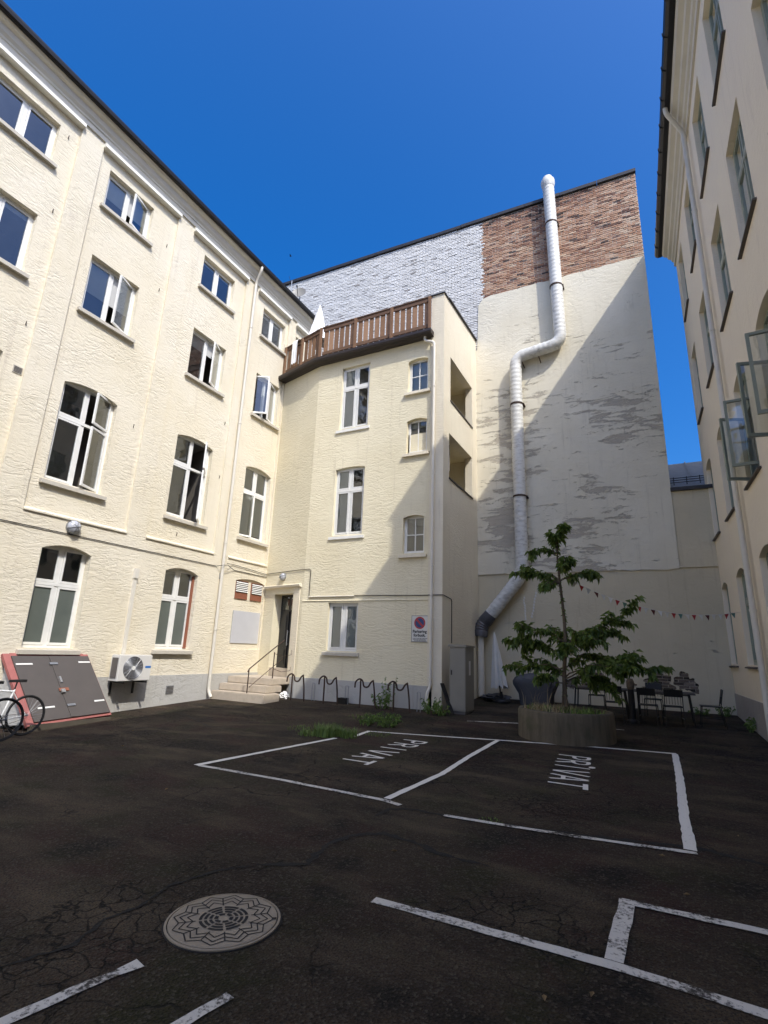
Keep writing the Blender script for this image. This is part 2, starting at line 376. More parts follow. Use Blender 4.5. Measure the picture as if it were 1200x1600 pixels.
def tag(o, label, cat, group=None, kind=None):
    if label: o['label'] = label
    if cat: o['category'] = cat
    if group: o['group'] = group
    if kind: o['kind'] = kind
    return o
def thing(name, loc, label, cat, group=None):
    o = bpy.data.objects.new(name, None); COL.objects.link(o); o.location = loc; o.empty_display_size = 0.2
    WLOC[o.name] = tuple(loc); return tag(o, label, cat, group)
def arch_loop(u0, u1, z0, z1, rise=0.0, seg=8):
    l = [(u0, z0), (u1, z0)]
    if rise <= 0: return l+[(u1, z1), (u0, z1)]
    w = (u1-u0)/2; c = (u0+u1)/2; rad = (w*w+rise*rise)/(2*rise); cz = z1-rad; a0 = math.asin(w/rad)
    for k in range(seg+1):
        a = a0-2*a0*k/seg; l.append((c+rad*math.sin(a), cz+rad*math.cos(a)))
    return l
def rect(u0, u1, z0, z1): return [(u0, z0), (u1, z0), (u1, z1), (u0, z1)]

# ------------------------------------------------------------------ window maker
def hinge(hu, hn, ang, left):
    c, s_ = math.cos(ang), math.sin(ang)
    def xf(u, n, z):
        du, dn = u-hu, n-hn
        if left: return (hu+du*c-dn*s_, hn+du*s_+dn*c, z)
        return (hu+du*c+dn*s_, hn-du*s_+dn*c, z)
    return xf
def sash(win, F, u0, u1, z0, z1, n, mat, gmat, bar=0.048, ang=0, left=True, munt=(0, 0), depth=0.045):
    xf = hinge(u0 if left else u1, n, ang, left) if ang else None
    b_ = MB()
    b_.box(F, u0, u0+bar, n-depth, n, z0, z1, xf=xf); b_.box(F, u1-bar, u1, n-depth, n, z0, z1, xf=xf)
    b_.box(F, u0+bar, u1-bar, n-depth, n, z0, z0+bar*1.2, xf=xf); b_.box(F, u0+bar, u1-bar, n-depth, n, z1-bar, z1, xf=xf)
    for k in range(munt[0]):
        uc = u0+(u1-u0)*(k+1)/(munt[0]+1); b_.box(F, uc-0.013, uc+0.013, n-depth+0.004, n-0.006, z0+bar*1.2, z1-bar, xf=xf)
    for k in range(munt[1]):
        zc = z0+(z1-z0)*(k+1)/(munt[1]+1); b_.box(F, u0+bar, u1-bar, n-depth+0.008, n-0.01, zc-0.013, zc+0.013, xf=xf)
    b_.build('sash', mat, win)
    P = MB(); us = [u0+bar] + [u0+(u1-u0)*(k+1)/(munt[0]+1) for k in range(munt[0])]+[u1-bar]; zs = [z0+bar*1.2]+[z0+(z1-z0)*(k+1)/(munt[1]+1) for k in range(munt[1])]+[z1-bar]
    for i in range(len(us)-1):
        for j in range(len(zs)-1):
            q = MB(); pts = [(us[i], n-0.024, zs[j]), (us[i+1], n-0.024, zs[j]), (us[i+1], n-0.024, zs[j+1]), (us[i], n-0.024, zs[j+1])]
            q.poly([F(*(xf(*t) if xf else t)) for t in pts]); q.build('pane', gmat, win)
def window(root, F, u0, u1, z0, z1, nf, style='cross', zt=None, opens=None, frame='white_paint', smat='white_paint', glow='glass', gup='glass', sill=True, sill_mat='sill_stone', sill_n=0.1, blind=0, sill_h=0.13, fw_=0.055, wall_n=0.0, room=1.1, mull=0.04, half=False):
    opens = opens or {}
    fr_ = MB(); um = (u0+u1)/2; d = 0.09
    fr_.box(F, u0, u0+fw_, nf-d, nf, z0, z1); fr_.box(F, u1-fw_, u1, nf-d, nf, z0, z1)
    fr_.box(F, u0+fw_, u1-fw_, nf-d, nf, z0, z0+fw_); fr_.box(F, u0+fw_, u1-fw_, nf-d, nf, z1-fw_, z1)
    if style in ('cross', 'two'): fr_.box(F, um-mull, um+mull, nf-d, nf-0.004, z0+fw_, z1-fw_)
    if style == 'cross': fr_.box(F, u0+fw_, u1-fw_, nf-d, nf+0.012, zt-0.035, zt+0.035)
    win = fr_.build('window', frame, root)
    g = 0.004; A, B_, C_, D_ = u0+fw_+g, um-mull-g, um+mull+g, u1-fw_-g
    ns = nf+0.008
    if style == 'cross':
        cells = [(A, B_, z0+fw_+g, zt-0.035-g, True, glow), (C_, D_, z0+fw_+g, zt-0.035-g, False, glow), (A, B_, zt+0.035+g, z1-fw_-g, True, gup), (C_, D_, zt+0.035+g, z1-fw_-g, False, gup)]
    elif style == 'two':
        cells = [(A, B_, z0+fw_+g, z1-fw_-g, True, glow), (C_, D_, z0+fw_+g, z1-fw_-g, False, glow)]
    else:
        cells = [(A, D_, z0+fw_+g, z1-fw_-g, True, glow)]
    for i, (a, b2, za, zb, lf, gm) in enumerate(cells):
        sash(win, F, a, b2, za, zb, ns, smat, gm, ang=R(opens.get(i, 0)), left=lf, munt=(1, 1) if style == 'grid' else (0, 0), bar=0.035 if style == 'grid' else 0.045)
    rm = MB(); n1, n2 = nf-d-0.001, nf-d-room; e = 0.25
    a, b2, za, zb = u0-0.001, u1+0.001, z0-0.001, z1+0.001
    rm.poly([F(a-e, n2, za-e), F(b2+e, n2, za-e), F(b2+e, n2, zb), F(a-e, n2, zb)])
    rm.poly([F(a, n1, za), F(a-e, n2, za-e), F(a-e, n2, zb), F(a, n1, zb)]); rm.poly([F(b2, n1, za), F(b2+e, n2, za-e), F(b2+e, n2, zb), F(b2, n1, zb)])
    rm.poly([F(a, n1, za), F(b2, n1, za), F(b2+e, n2, za-e), F(a-e, n2, za-e)]); rm.poly([F(a, n1, zb), F(b2, n1, zb), F(b2+e, n2, zb), F(a-e, n2, zb)])
    rm.build('room_behind', 'room_dark', win)
    if blind:
        zb2 = z1-fw_-(z1-z0-2*fw_)*blind
        for ci_, (a, b2) in enumerate(((A, B_), (C_, D_))):
            if half and ci_: continue
            q = MB(); q.box(F, a+0.02, b2-0.02, nf-0.065, nf-0.058, zb2, z1-0.03); q.build('blind', 'curtain', win)
    if sill:
        s_ = MB(); s_.extr(F, [(nf-0.02, z0-sill_h), (wall_n+sill_n, z0-sill_h), (wall_n+sill_n, z0-0.045), (nf-0.02, z0-0.004)], u0-0.09, u1+0.09); s_.build('sill', sill_mat, win)
    return win

# ------------------------------------------------------------------ bricks
def bricks(name, root, F, u0, u1, z0, z1, n, mat, seed, tone=lambda u, z, r: r.random(), skip=lambda u, z: False, rough=0.012, L=0.255, H=0.077):
    r = random.Random(seed); mb = MB(); row = 0; z = z0
    U0, U1 = u0, u1
    while z+H*0.8 < z1:
        u0 = U0(z) if callable(U0) else U0; u1 = U1(z) if callable(U1) else U1
        u = (-20 if callable(U0) else u0)-(L/2 if row % 2 else 0)
        while callable(U0) and u+L < u0: u += L
        while u < u1:
            a, b2 = max(u+0.006, u0), min(u+L-0.006, u1)
            if b2-a > 0.03 and not skip((a+b2)/2, z+H/2):
                pr = n+r.uniform(-rough, rough); j = lambda: r.uniform(-0.004, 0.004)
                za, zb = z+0.006+j(), z+H-0.006+j(); a += j(); b2 += j()
                i = len(mb.v); c = 0.007
                mb.v += [F(a, n-0.03, za), F(b2, n-0.03, za), F(b2, n-0.03, zb), F(a, n-0.03, zb), F(a+c, pr, za+c), F(b2-c, pr+j(), za+c), F(b2-c, pr, zb-c), F(a+c, pr+j(), zb-c)]
                t = tone(u, z, r)
                for q in ((4,5,6,7), (0,1,5,4), (1,2,6,5), (2,3,7,6), (3,0,4,7)): mb.f.append(tuple(i+k for k in q)); mb.t.append(t)
            u += L
        z += H; row += 1
    o = mb.build(name, mat, root, tone=True); o['kind'] = 'stuff'; return o
def fillet(pts, r, seg=6):
    pts = [Vector(p) for p in pts]; out = [pts[0]]
    for k in range(1, len(pts)-1):
        a, b2, c = pts[k-1], pts[k], pts[k+1]
        d1 = (a-b2); d2 = (c-b2); rr = min(r, d1.length*0.49, d2.length*0.49)
        p1 = b2+d1.normalized()*rr; p2 = b2+d2.normalized()*rr
        for j in range(seg+1):
            t = j/seg; out.append((1-t)**2*p1+2*t*(1-t)*b2+t*t*p2)
    out.append(pts[-1]); return out

# ================================================================== GROUND
def axis(vals): return vals
xs = [-90, -40, -20] + [-14+0.3*k for k in range(58)] + [4, 8, 20, 40, 90]
ys = [-90, -40, -16] + [-8+0.3*k for k in range(90)] + [20, 26, 40, 90]
g_ = MB()
for y in ys:
    for x in xs: g_.v.append((x, y, zg(x, min(y, 18.5))))
nx = len(xs)
for j in range(len(ys)-1):
    for i in range(nx-1): g_.f.append((j*nx+i, j*nx+i+1, (j+1)*nx+i+1, (j+1)*nx+i)); g_.t.append(0.5)
ground = g_.build('ground', 'asphalt', smooth=True); tag(ground, 'dark cracked asphalt of the courtyard with moss and dust', 'ground', kind='structure')

def ribbon(name, pts, w, mat, lift=0.006, jit=0.006, step=0.12, taper=False):
    r = random.Random(len(pts)*7+int(abs(pts[0][0])*100)); P = []
    for k in range(len(pts)-1):
        a, b2 = Vector(pts[k]), Vector(pts[k+1]); n = max(1, int((b2-a).length/step))
        for i in range(n): P.append(a.lerp(b2, i/n))
    P.append(Vector(pts[-1])); mb = MB(); N = len(P)
    for k, p in enumerate(P):
        d = (P[min(k+1, N-1)]-P[max(k-1, 0)]).normalized(); nn = Vector((-d.y, d.x))
        ww = w/2*(min(1, min(k, N-1-k)/6+0.15) if taper else 1)
        for s in (1, -1):
            q = p+nn*s*(ww+r.uniform(-jit, jit)); mb.v.append((q.x, q.y, zg(q.x, q.y)+lift))
    for k in range(N-1): mb.f.append((2*k, 2*k+1, 2*k+3, 2*k+2)); mb.t.append(0.5)
    return mb.build(name, mat, ground)
# painted bays (two marked PRIVAT, and the ones nearer the camera)
ribbon('parking_line', [(-5.66, 5.66), (-5.52, 7.2), (-5.36, 8.72)], 0.095, 'road_paint_new')
ribbon('parking_line', [(-5.18, 9.05), (-5.27, 9.85)], 0.09, 'road_paint_new', lift=0.008)
ribbon('parking_line', [(-5.3, 9.82), (-4.0, 10.15), (-2.8, 10.5), (-1.3, 10.85), (0.17, 11.08)], 0.085, 'road_paint_new')
ribbon('parking_line', [(-5.61, 5.68), (-4.3, 5.70), (-2.8, 5.64), (-2.57, 5.57)], 0.08, 'road_paint')
ribbon('parking_line', [(-2.8, 5.70), (-2.72, 7.2), (-2.80, 8.8), (-2.82, 10.43)], 0.085, 'road_paint_new', lift=0.008)
ribbon('parking_line', [(0.15, 11.02), (0.15, 9), (0.12, 7), (0.125, 5.8)], 0.10, 'road_paint_new', lift=0.008)
ribbon('parking_line', [(-2.05, 5.50), (-1.5, 5.53), (-0.8, 5.60), (0.17, 5.74)], 0.07, 'road_paint', lift=0.009)
ribbon('parking_line', [(-1.80, 3.52), (-0.9, 3.53), (-0.35, 3.535), (0.6, 3.47), (1.6, 3.45)], 0.085, 'road_paint')
ribbon('parking_line', [(-0.345, 3.58), (-0.32, 4.36)], 0.10, 'road_paint', lift=0.008)
ribbon('parking_line', [(-0.37, 4.40), (0.5, 4.42), (1.6, 4.44)], 0.08, 'road_paint', lift=0.009)
ribbon('parking_line', [(-2.49, 2.27), (-2.56, 2.0), (-2.64, 1.6), (-2.75, 1.0)], 0.07, 'road_paint', jit=0.012)
ribbon('parking_line', [(-1.92, 2.31), (-1.98, 2.0), (-2.08, 1.5)], 0.075, 'road_paint', jit=0.012)
ribbon('parking_line', [(-4.02, 12.28), (-2.6, 12.72), (-0.75, 13.05)], 0.07, 'road_paint')
# long dark seams where two asphalt layers meet
ribbon('asphalt_seam', [(-2.82, 3.55), (-2.51, 3.77), (-2.60, 4.19), (-2.55, 4.46), (-2.33, 4.70), (-1.97, 4.62), (-1.64, 4.50), (-1.30, 4.50)], 0.06, 'seam', 0.004, 0.026, 0.06, True)
ribbon('asphalt_seam', [(-2.62, 5.0), (-2.62, 5.4), (-2.35, 5.52), (-1.9, 5.50), (-1.4, 5.58), (-0.6, 5.72), (0.2, 5.9), (1.4, 5.6)], 0.06, 'seam', 0.004, 0.026, 0.07, True)
ribbon('asphalt_seam', [(-3.2, 1.6), (-3.05, 1.9), (-2.93, 2.2), (-3.03, 2.45), (-3.0, 2.65), (-3.07, 2.97), (-3.0, 3.28), (-2.80, 3.56)], 0.026, 'seam', 0.004, 0.014, 0.05, True)
ribbon('asphalt_seam', [(-6.8, 8.1), (-8.2, 8.4), (-9.6, 9.2), (-10.6, 9.6)], 0.03, 'seam', 0.003, 0.01, 0.1, True)
# lettering: tops of the letters point to +x, words run towards the camera
def letter(ch, ox, oy, hgt, wid, slant, rot):
    st = 0.17
    mb = MB()
    def P(a, b2):            # a along the word, b up the letter (0..1)
        x = ox+b2*hgt+slant*a; y = oy-a*wid; return (x, y, zg(x, y)+0.007)
    def stroke(pts, w=st):
        for k in range(len(pts)-1):
            a, b2 = Vector(pts[k]), Vector(pts[k+1]); d = (b2-a).normalized(); n = Vector((-d.y, d.x))*w/2
            mb.poly([P(*(a+n)), P(*(a-n)), P(*(b2-n)), P(*(b2+n))])
    def bowl(lo, hi, right):
        pts = []; c = (lo+hi)/2; rr = (hi-lo)/2-st*0.28
        for k in range(9):
            an = math.pi/2-math.pi*k/8; pts.append((0.42+math.cos(an)*(right-0.42), c+math.sin(an)*rr))
        mb_in = [(st, pts[0][1])]+pts+[(st, pts[-1][1])]
        for k in range(len(mb_in)-1):
            a, b2 = Vector(mb_in[k]), Vector(mb_in[k+1]); d = (b2-a).normalized(); n = Vector((-d.y, d.x))*0.065
            mb.poly([P(*(a+n)), P(*(a-n)), P(*(b2-n)), P(*(b2+n))])
    if ch == 'P': stroke([(st/2, 0), (st/2, 1)]); bowl(0.45, 1.0, 0.85)
    if ch == 'R': stroke([(st/2, 0), (st/2, 1)]); bowl(0.45, 1.0, 0.85); stroke([(0.45, 0.5), (0.85, 0)])
    if ch == 'I': stroke([(0.5, 0), (0.5, 1)])
    if ch == 'V': stroke([(0.05, 1), (0.47, 0.02)]); stroke([(0.53, 0.02), (0.95, 1)])
    if ch == 'A': stroke([(0.05, 0), (0.47, 0.98)]); stroke([(0.53, 0.98), (0.95, 0)]); stroke([(0.28, 0.34), (0.72, 0.34)], 0.12)
    if ch == 'T': stroke([(0.5, 0), (0.5, 0.88)]); stroke([(0.02, 0.93), (0.98, 0.93)], 0.13)
    return mb.build('painted_letter', 'road_paint_new', ground)
for (ox, oy, hg, pitch, drift) in ((-4.30, 9.42, 0.48, 0.405, 0.0), (-1.60, 9.78, 0.50, 0.395, 0.035)):
    for k, ch in enumerate('PRIVAT'):
        w = 0.32 if ch != 'I' else 0.30
        letter(ch, ox+k*drift, oy-k*pitch, hg*(1.05 if ch == 'T' and drift == 0 else 1), w, drift, 0)
mb = MB(); mb.poly([(-1.0+0.05*math.cos(a*0.7), 9.0+0.07*math.sin(a*0.7), 0.006) for a in range(9)]); mb.build('paint_spot', 'road_paint_new', ground)

# ================================================================== LEFT HOUSE
LH = thing('apartment_house', (-11.6, 7, 0), 'four storey cream plastered house with pilasters and black gutter along the sunny side', 'building')
bays = [(2.82, 5.28), (5.84, 8.31), (8.88, 11.3), (11.9, 13.75), (14.15, 15.1)]
wins = {0: (3.47, 4.83), 1: (6.15, 7.52), 2: (9.45, 10.82), 3: (12.33, 13.6), 4: (14.28, 14.85)}
mb = MB()
gh = [arch_loop(6.38, 7.52, 1.38, 3.60, 0.13), arch_loop(9.66, 10.80, 1.42, 3.60, 0.13), arch_loop(12.36, 13.74, 1.45, 3.66, 0.10)]
mb.plate(FL, rect(-24, 13.95, -0.4, 4.2), -0.26, 0.0, gh)
for k, (a, b2) in enumerate(bays):
    u0, u1 = wins[k]; hs = []
    if k < 4: hs = [arch_loop(u0, u1, 4.99, 7.48, 0.12), rect(u0, u1, 9.33, 10.88)]
    if k == 4: hs = []
    hs.append(rect(u0, u1, 12.40, 13.52))
    mb.plate(FL, rect(a, b2, 4.2, 14.0), -0.28, -0.07, hs)
mb.plate(FL, rect(-24, 2.25, 4.2, 14.0), -0.28, -0.0)
wall_l = mb.build('wall', 'cream_left', LH)
for (a, b2) in ((2.25, 2.82), (5.28, 5.84), (8.31, 8.88), (11.3, 11.9), (13.75, 14.15)):
    q = MB(); q.box(FL, a, b2, -0.2, 0.002, 4.2, 14.05); q.build('pilaster', 'cream_left', LH)
for (a, b2) in bays:
    q = MB(); q.extr(FL, [(-0.1, 4.19), (0.035, 4.19), (0.035, 4.225), (-0.1, 4.30)], a+0.001, b2-0.001); q.build('panel_ledge', 'cream_left', LH)
    q = MB(); q.extr(FL, [(-0.1, 13.89), (0.10, 13.89), (0.10, 13.985), (0.03, 14.06), (-0.1, 14.06)], a-0.01, b2+0.01); q.build('frieze_band', 'white_band', LH)
q = MB(); q.plate(FL, rect(12.3, 13.8, 1.4, 3.7), -0.12, -0.06); q.build('window_infill', 'cream_left', LH)
for (a, b2) in ((12.40, 12.98), (13.14, 13.68)):
    q = MB(); q.box(FL, a, b2, -0.058, -0.03, 3.0, 3.58); v = q.build('wall_vent', 'red_wood', LH)
    for k in range(6):
        z = 3.24+k*0.055; s_ = MB(); s_.extr(FL, [(-0.029, z), (0.0, z-0.02), (0.0, z-0.008), (-0.029, z+0.02)], a+0.02, b2-0.02); s_.build('slat', 'white_paint', v)
    s_ = MB(); s_.box(FL, a+0.02, b2-0.02, -0.0295, -0.027, 3.2, 3.56); s_.build('vent_backing', 'iron_gap', v)
q = MB(); q.box(FL, 12.43, 13.70, -0.058, -0.035, 1.64, 2.63); q.build('blank_panel', 'grey_panel', LH)
q = MB(); q.box(FL, -24, 13.9, -0.2, 0.018, -0.5, 0.75); q.build('plinth', 'grey_plinth', LH)
q = MB(); q.extr(FL, [(-0.3, 14.045), (0.05, 14.045), (0.05, 14.17), (0.08, 14.19), (0.08, 14.24), (0.14, 14.30), (0.17, 14.42), (0.26, 14.45), (0.30, 14.50), (0.30, 14.55), (-0.3, 14.55)], -24, 15.05); q.build('cornice', 'cornice_paint', LH)
q = MB(); q.extr(FL, [(0.28, 14.56), (0.30, 14.515), (0.36, 14.50), (0.41, 14.53), (0.425, 14.60), (0.425, 14.645), (0.28, 14.645)], -24, 14.85); q.build('gutter', 'gutter_black', LH)
q = MB(); q.extr(FL, [(0.36, 14.65), (-4.5, 16.6), (-9.5, 14.65), (-9.5, 14.56), (0.36, 14.56)], -24, 14.9); q.build('roof', 'roof_slate', LH)
q = MB(); q.box(FL, -24, 15.0, -9.4, -1.9, -0.3, 14.5); q.box(FL, 14.9, 15.09, -1.9, -0.075, 0, 14.5); q.build('rear_wall', 'cream_left', LH)
nf = -0.21
window(LH, FL, 6.38, 7.52, 1.38, 3.60, -0.18, 'cross', zt=2.74, glow='frosted')
w = window(LH, FL, 9.66, 10.80, 1.42, 3.60, -0.18, 'cross', zt=2.76, glow='frosted')
q = MB(); q.box(FL, 10.735, 10.798, -0.179, -0.12, 1.44, 3.45); q.build('jamb_board', 'red_wood', w)
op1 = {0: {1: 22, 3: 22}, 1: {1: 24, 3: 24}, 2: {1: 42, 3: 42}, 3: {0: 12}}
op2 = {1: {1: 22}, 2: {1: 26}, 3: {0: 58, 1: 20}}
op3 = {1: {1: 18}}
for k in range(5):
    u0, u1 = wins[k]
    if k < 4:
        window(LH, FL, u0, u1, 4.99, 7.48, nf, 'cross', zt=6.57, opens=op1[k], wall_n=-0.07, blind=0.95 if k == 3 else 0)
        window(LH, FL, u0, u1, 9.33, 10.88, nf, 'two', opens=op2.get(k), wall_n=-0.07, blind=(0.1, 0.6, 0.3, 0.0)[k])
    window(LH, FL, u0, u1, 12.40, 13.52, nf, 'two', opens=op3.get(k), wall_n=-0.07, blind=(0.0, 0.62, 0.12, 0.15, 0)[k])
for (u, z) in ((5.05, 13.35), (5.1, 11.2), (5.12, 8.2), (8.1, 12.7), (8.1, 11.2), (8.05, 7.0), (11.2, 6.6), (11.15, 8.4), (9.9, 4.5)):
    q = MB(); q.tube([FL(u, -0.075, z+0.07), FL(u-0.02, -0.03, z+0.05), FL(u-0.025, -0.03, z), FL(u, -0.075, z-0.02)], 0.009, 5); q.build('wall_hook', 'rust_iron', LH)
q = MB(); q.box(FL, 5.07, 5.26, -0.09, -0.055, 7.03, 7.2); v = q.build('vent_grille', 'sill_stone', LH)
for k in range(5):
    s_ = MB(); s_.box(FL, 5.085, 5.245, -0.055, -0.048, 7.05+k*0.028, 7.062+k*0.028); s_.build('slat', 'ac_dark', v)
q = MB(); q.box(FL, 10.19, 10.43, 0.0, 0.03, 0.27, 0.48); v = q.build('plinth_grille', 'galv', LH)
for k in range(5):
    s_ = MB(); s_.box(FL, 10.205, 10.415, 0.03, 0.034, 0.29+k*0.036, 0.308+k*0.036); s_.build('slat', 'ac_dark', v)
q = MB(); q.box(FL, 11.62, 11.74, 0.0, 0.03, 3.5, 3.68); q.build('small_grille', 'galv', LH)

# ================================================================== STAIR TOWER with roof terrace
ST = thing('stair_tower', (-8, 13.3, 0), 'cream plastered stair tower with roof terrace between the long house and the firewall', 'building')
big = [(-8.72, -7.64, 8.58, 10.85), (-8.74, -7.66, 4.99, 7.22), (-8.70, -7.65, 1.52, 2.92)]
small = [(-6.24, -5.56, 9.44, 10.57), (-6.24, -5.57, 7.39, 8.50), (-6.28, -5.60, 4.30, 5.43)]
mb = MB()
mb.plate(FC, rect(-9.67, -5.02, -0.3, 11.25), -0.22, 0.0, [rect(*big[0]), arch_loop(*big[1], 0.05), rect(*big[2])]+[arch_loop(*s_, 0.07) for s_ in small])
mb.plate(FA, rect(0, 1.9937, -0.3, 11.25), -0.4, 0.0, [rect(0.55, 1.52, 0.60, 3.24)])
mb.build('wall', 'cream_front', ST)
mb = MB(); mb.plate(FS, [(13.3, -0.3), (16.58, -0.3), (16.58, 12.92), (13.3, 12.66)], -0.24, 0.0, [rect(13.84, 16.05, 9.17, 10.70), rect(13.74, 15.98, 6.60, 8.04)])
mb.build('side_wall', 'cream_pier', ST)
for (a, b2, z0, z1) in ((13.84, 16.05, 9.17, 10.70), (13.74, 15.98, 6.60, 8.04)):
    q = MB(); a -= 0.3; b2 += 0.3; zt_ = z1+0.0; zb_ = z0-0.9; n1, n2 = -0.241, -1.5
    q.poly([FS(a, n2, zb_), FS(b2, n2, zb_), FS(b2, n2, zt_), FS(a, n2, zt_)]); q.poly([FS(a, n1, zb_), FS(b2, n1, zb_), FS(b2, n2, zb_), FS(a, n2, zb_)]); q.poly([FS(a, n1, zt_), FS(b2, n1, zt_), FS(b2, n2, zt_), FS(a, n2, zt_)])
    q.poly([FS(a, n1, zb_), FS(a, n2, zb_), FS(a, n2, zt_), FS(a, n1, zt_)]); q.poly([FS(b2, n1, zb_), FS(b2, n2, zb_), FS(b2, n2, zt_), FS(b2, n1, zt_)])
    q.build('loggia', 'cream_front', ST)
    q = MB(); q.box(FS, a+0.28, b2-0.28, -0.25, 0.03, z0-0.03, z0+0.012); q.build('loggia_sill', 'sill_dark', ST)
q = MB(); q.box(FC, -5.44, -5.0195, -0.28, 0.05, -0.3, 12.66); q.build('corner_pier', 'cream_pier', ST)
q = MB(); q.box(FC, -5.48, -4.98, -0.29, 0.09, 12.66, 12.70); q.build('pier_coping', 'coping', ST)
q = MB(); q.extr(lambda u, n, z: FS(u, n, z+(u-13.3)*0.079), [(-0.30, 12.665), (0.06, 12.665), (0.06, 12.71), (-0.30, 12.71)], 13.595, 16.56); q.build('parapet_coping', 'coping', ST)
q = MB(); q.plate(lambda u, n, z: (u, z, n), [(-11.55, 13.9), (-9.65, 13.33), (-5.05, 13.33), (-5.05, 16.5), (-11.55, 16.3)], 11.1, 11.36); q.build('terrace_floor', 'roof_slate', ST)
q = MB(); q.box(FC, -9.72, -5.30, 0.001, 0.05, -0.3, 0.72); q.box(FA, 1.55, 1.995, 0.001, 0.05, -0.3, 0.72); q.build('plinth', 'grey_plinth', ST)
q = MB(); q.extr(FC, [(0.001, 2.96), (0.022, 2.97), (0.022, 2.985), (0.001, 3.0)], -9.66, -5.44); q.build('string_course', 'cream_front', ST)
GP = [(0.0, 11.16), (0.10, 11.16), (0.14, 11.18), (0.29, 11.18), (0.33, 11.24), (0.33, 11.33), (0.0, 11.34)]
q = MB(); i = 0
def extr_path(mbx, prof, stations):      # stations: list of functions (n,z)->point
    k = len(prof); i = len(mbx.v)
    for st_ in stations:
        for (n, z) in prof: mbx.v.append(st_(n, z))
    for s_ in range(len(stations)-1):
        for j in range(k):
            j2 = (j+1) % k; mbx.f.append((i+s_*k+j, i+s_*k+j2, i+(s_+1)*k+j2, i+(s_+1)*k+j)); mbx.t.append(0.5)
    for e in (0, len(stations)-1): mbx.f.append(tuple(i+e*k+j for j in range(k))); mbx.t.append(0.5)
bis = 0.13
stns = [lambda n, z: FA(-0.02, n, z), lambda n, z: (-9.67-n*bis, 13.3-n*1.0, z), lambda n, z: FC(-5.36, n, z)]
extr_path(q, GP, stns); q.build('gutter', 'gutter_brown', ST)
for (u0, u1, z0, z1) in big:
    if z0 > 4: window(ST, FC, u0, u1, z0, z1, -0.10, 'cross', zt=z0+(z1-z0)*0.66, smat='sash_grey', sill_n=0.05, sill_mat='white_paint', mull=0.035, blind=0.98, half=True)
    else: window(ST, FC, u0, u1, z0, z1, -0.10, 'two', smat='sash_grey', frame='sash_grey', sill_n=0.07, mull=0.05, blind=0.97)
for (u0, u1, z0, z1) in small:
    window(ST, FC, u0, u1, z0, z1, -0.14, 'grid', sill_n=0.09, sill_mat='cream_pier', fw_=0.04, blind=0)
q = MB(); q.box(FA, 0.56, 1.51, -0.38, -0.3, 0.92, 3.23); door = q.build('door', 'door_black', ST)
for s_ in (0, 1):
    a = 0.59+s_*0.45
    for (z0, z1) in ((1.03, 1.55), (1.66, 2.62)):
        q = MB(); q.box(FA, a+0.06, a+0.37, -0.30, -0.285, z0, z1); q.build('door_panel', 'door_black', door)
        q = MB(); q.box(FA, a+0.10, a+0.33, -0.285, -0.272, z0+0.05, z1-0.05); q.build('door_panel', 'door_black', door)
    q = MB(); q.poly([FA(a+0.05, -0.296, 2.76), FA(a+0.39, -0.296, 2.76), FA(a+0.39, -0.296, 3.16), FA(a+0.05, -0.296, 3.16)]); q.build('pane', 'glass', door)
q = MB(); q.box(FA, 1.015, 1.055, -0.30, -0.255, 0.95, 2.70); q.build('astragal', 'door_black', door)
q = MB(); q.tube([FA(1.08, -0.24, 1.62), FA(1.08, -0.24, 2.1)], 0.016, 8); q.tube([FA(1.08, -0.29, 1.67), FA(1.08, -0.24, 1.67)], 0.01); q.tube([FA(1.08, -0.29, 2.05), FA(1.08, -0.24, 2.05)], 0.01); q.build('handle', 'chrome', door)
q = MB(); q.box(FA, 1.56, 1.86, 0.0, 0.025, 0.6, 3.42); q.build('door_surround', 'cream_pier', ST)
q = MB(); q.extr(FA, [(0.0, 3.42), (0.10, 3.44), (0.12, 3.50), (0.0, 3.54)], 0.08, 1.92); q.build('door_lintel', 'cream_pier', ST)
q = MB(); q.box(FA, 0.556, 1.514, -0.39, -0.02, 0.60, 0.93); q.build('threshold', 'stone_step', ST)

# ================================================================== FIREWALL HOUSE at the back
BH = thing('firewall_house', (-2, 16.7, 0), 'tall windowless firewall of plaster, red brick and white painted brick', 'building')
rnd = random.Random(3)
def blob(cx, cz, rx, rz, k=46, amp=0.4, seed=1):
    r = random.Random(seed); ph = [r.uniform(0, 6.28) for _ in range(4)]; l = []
    for i in range(k):
        a = 2*math.pi*i/k; s_ = 1+amp*(0.5*math.sin(2*a+ph[0])+0.35*math.sin(3*a+ph[1])+0.3*math.sin(5*a+ph[2])+0.25*math.sin(9*a+ph[3])+r.uniform(-0.16, 0.16))
        l.append((cx+rx*s_*math.cos(a), cz+rz*s_*math.sin(a)))
    return l
holes = [blob(-1.72, 0.98, 0.33, 0.22, seed=2), blob(-0.98, 1.13, 0.15, 0.09, seed=4), blob(0.05, 1.02, 0.36, 0.22, seed=5), blob(0.66, 1.04, 0.26, 0.24, seed=11), blob(-2.3, 0.85, 0.15, 0.16, seed=8), blob(-0.62, 0.92, 0.07, 0.045, seed=9), blob(-0.36, 0.83, 0.09, 0.05, seed=12), blob(-4.3, 1.0, 0.05, 0.12, seed=13), blob(-4.2, 0.62, 0.11, 0.05, seed=14)]
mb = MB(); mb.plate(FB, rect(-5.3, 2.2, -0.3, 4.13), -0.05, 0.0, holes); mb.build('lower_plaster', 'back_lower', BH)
mb = MB()
edge = [(-5.3, 4.11)]
x = -5.0
while x < 0.8:
    edge.append((x, 4.12+rnd.uniform(-0.02, 0.02))); x += 0.22
edge += [(0.81, 4.14), (0.81, 14.72)]
x = 0.6
while x > -4.6:
    edge.append((x, 14.73+rnd.uniform(-0.03, 0.03))); x -= 0.25
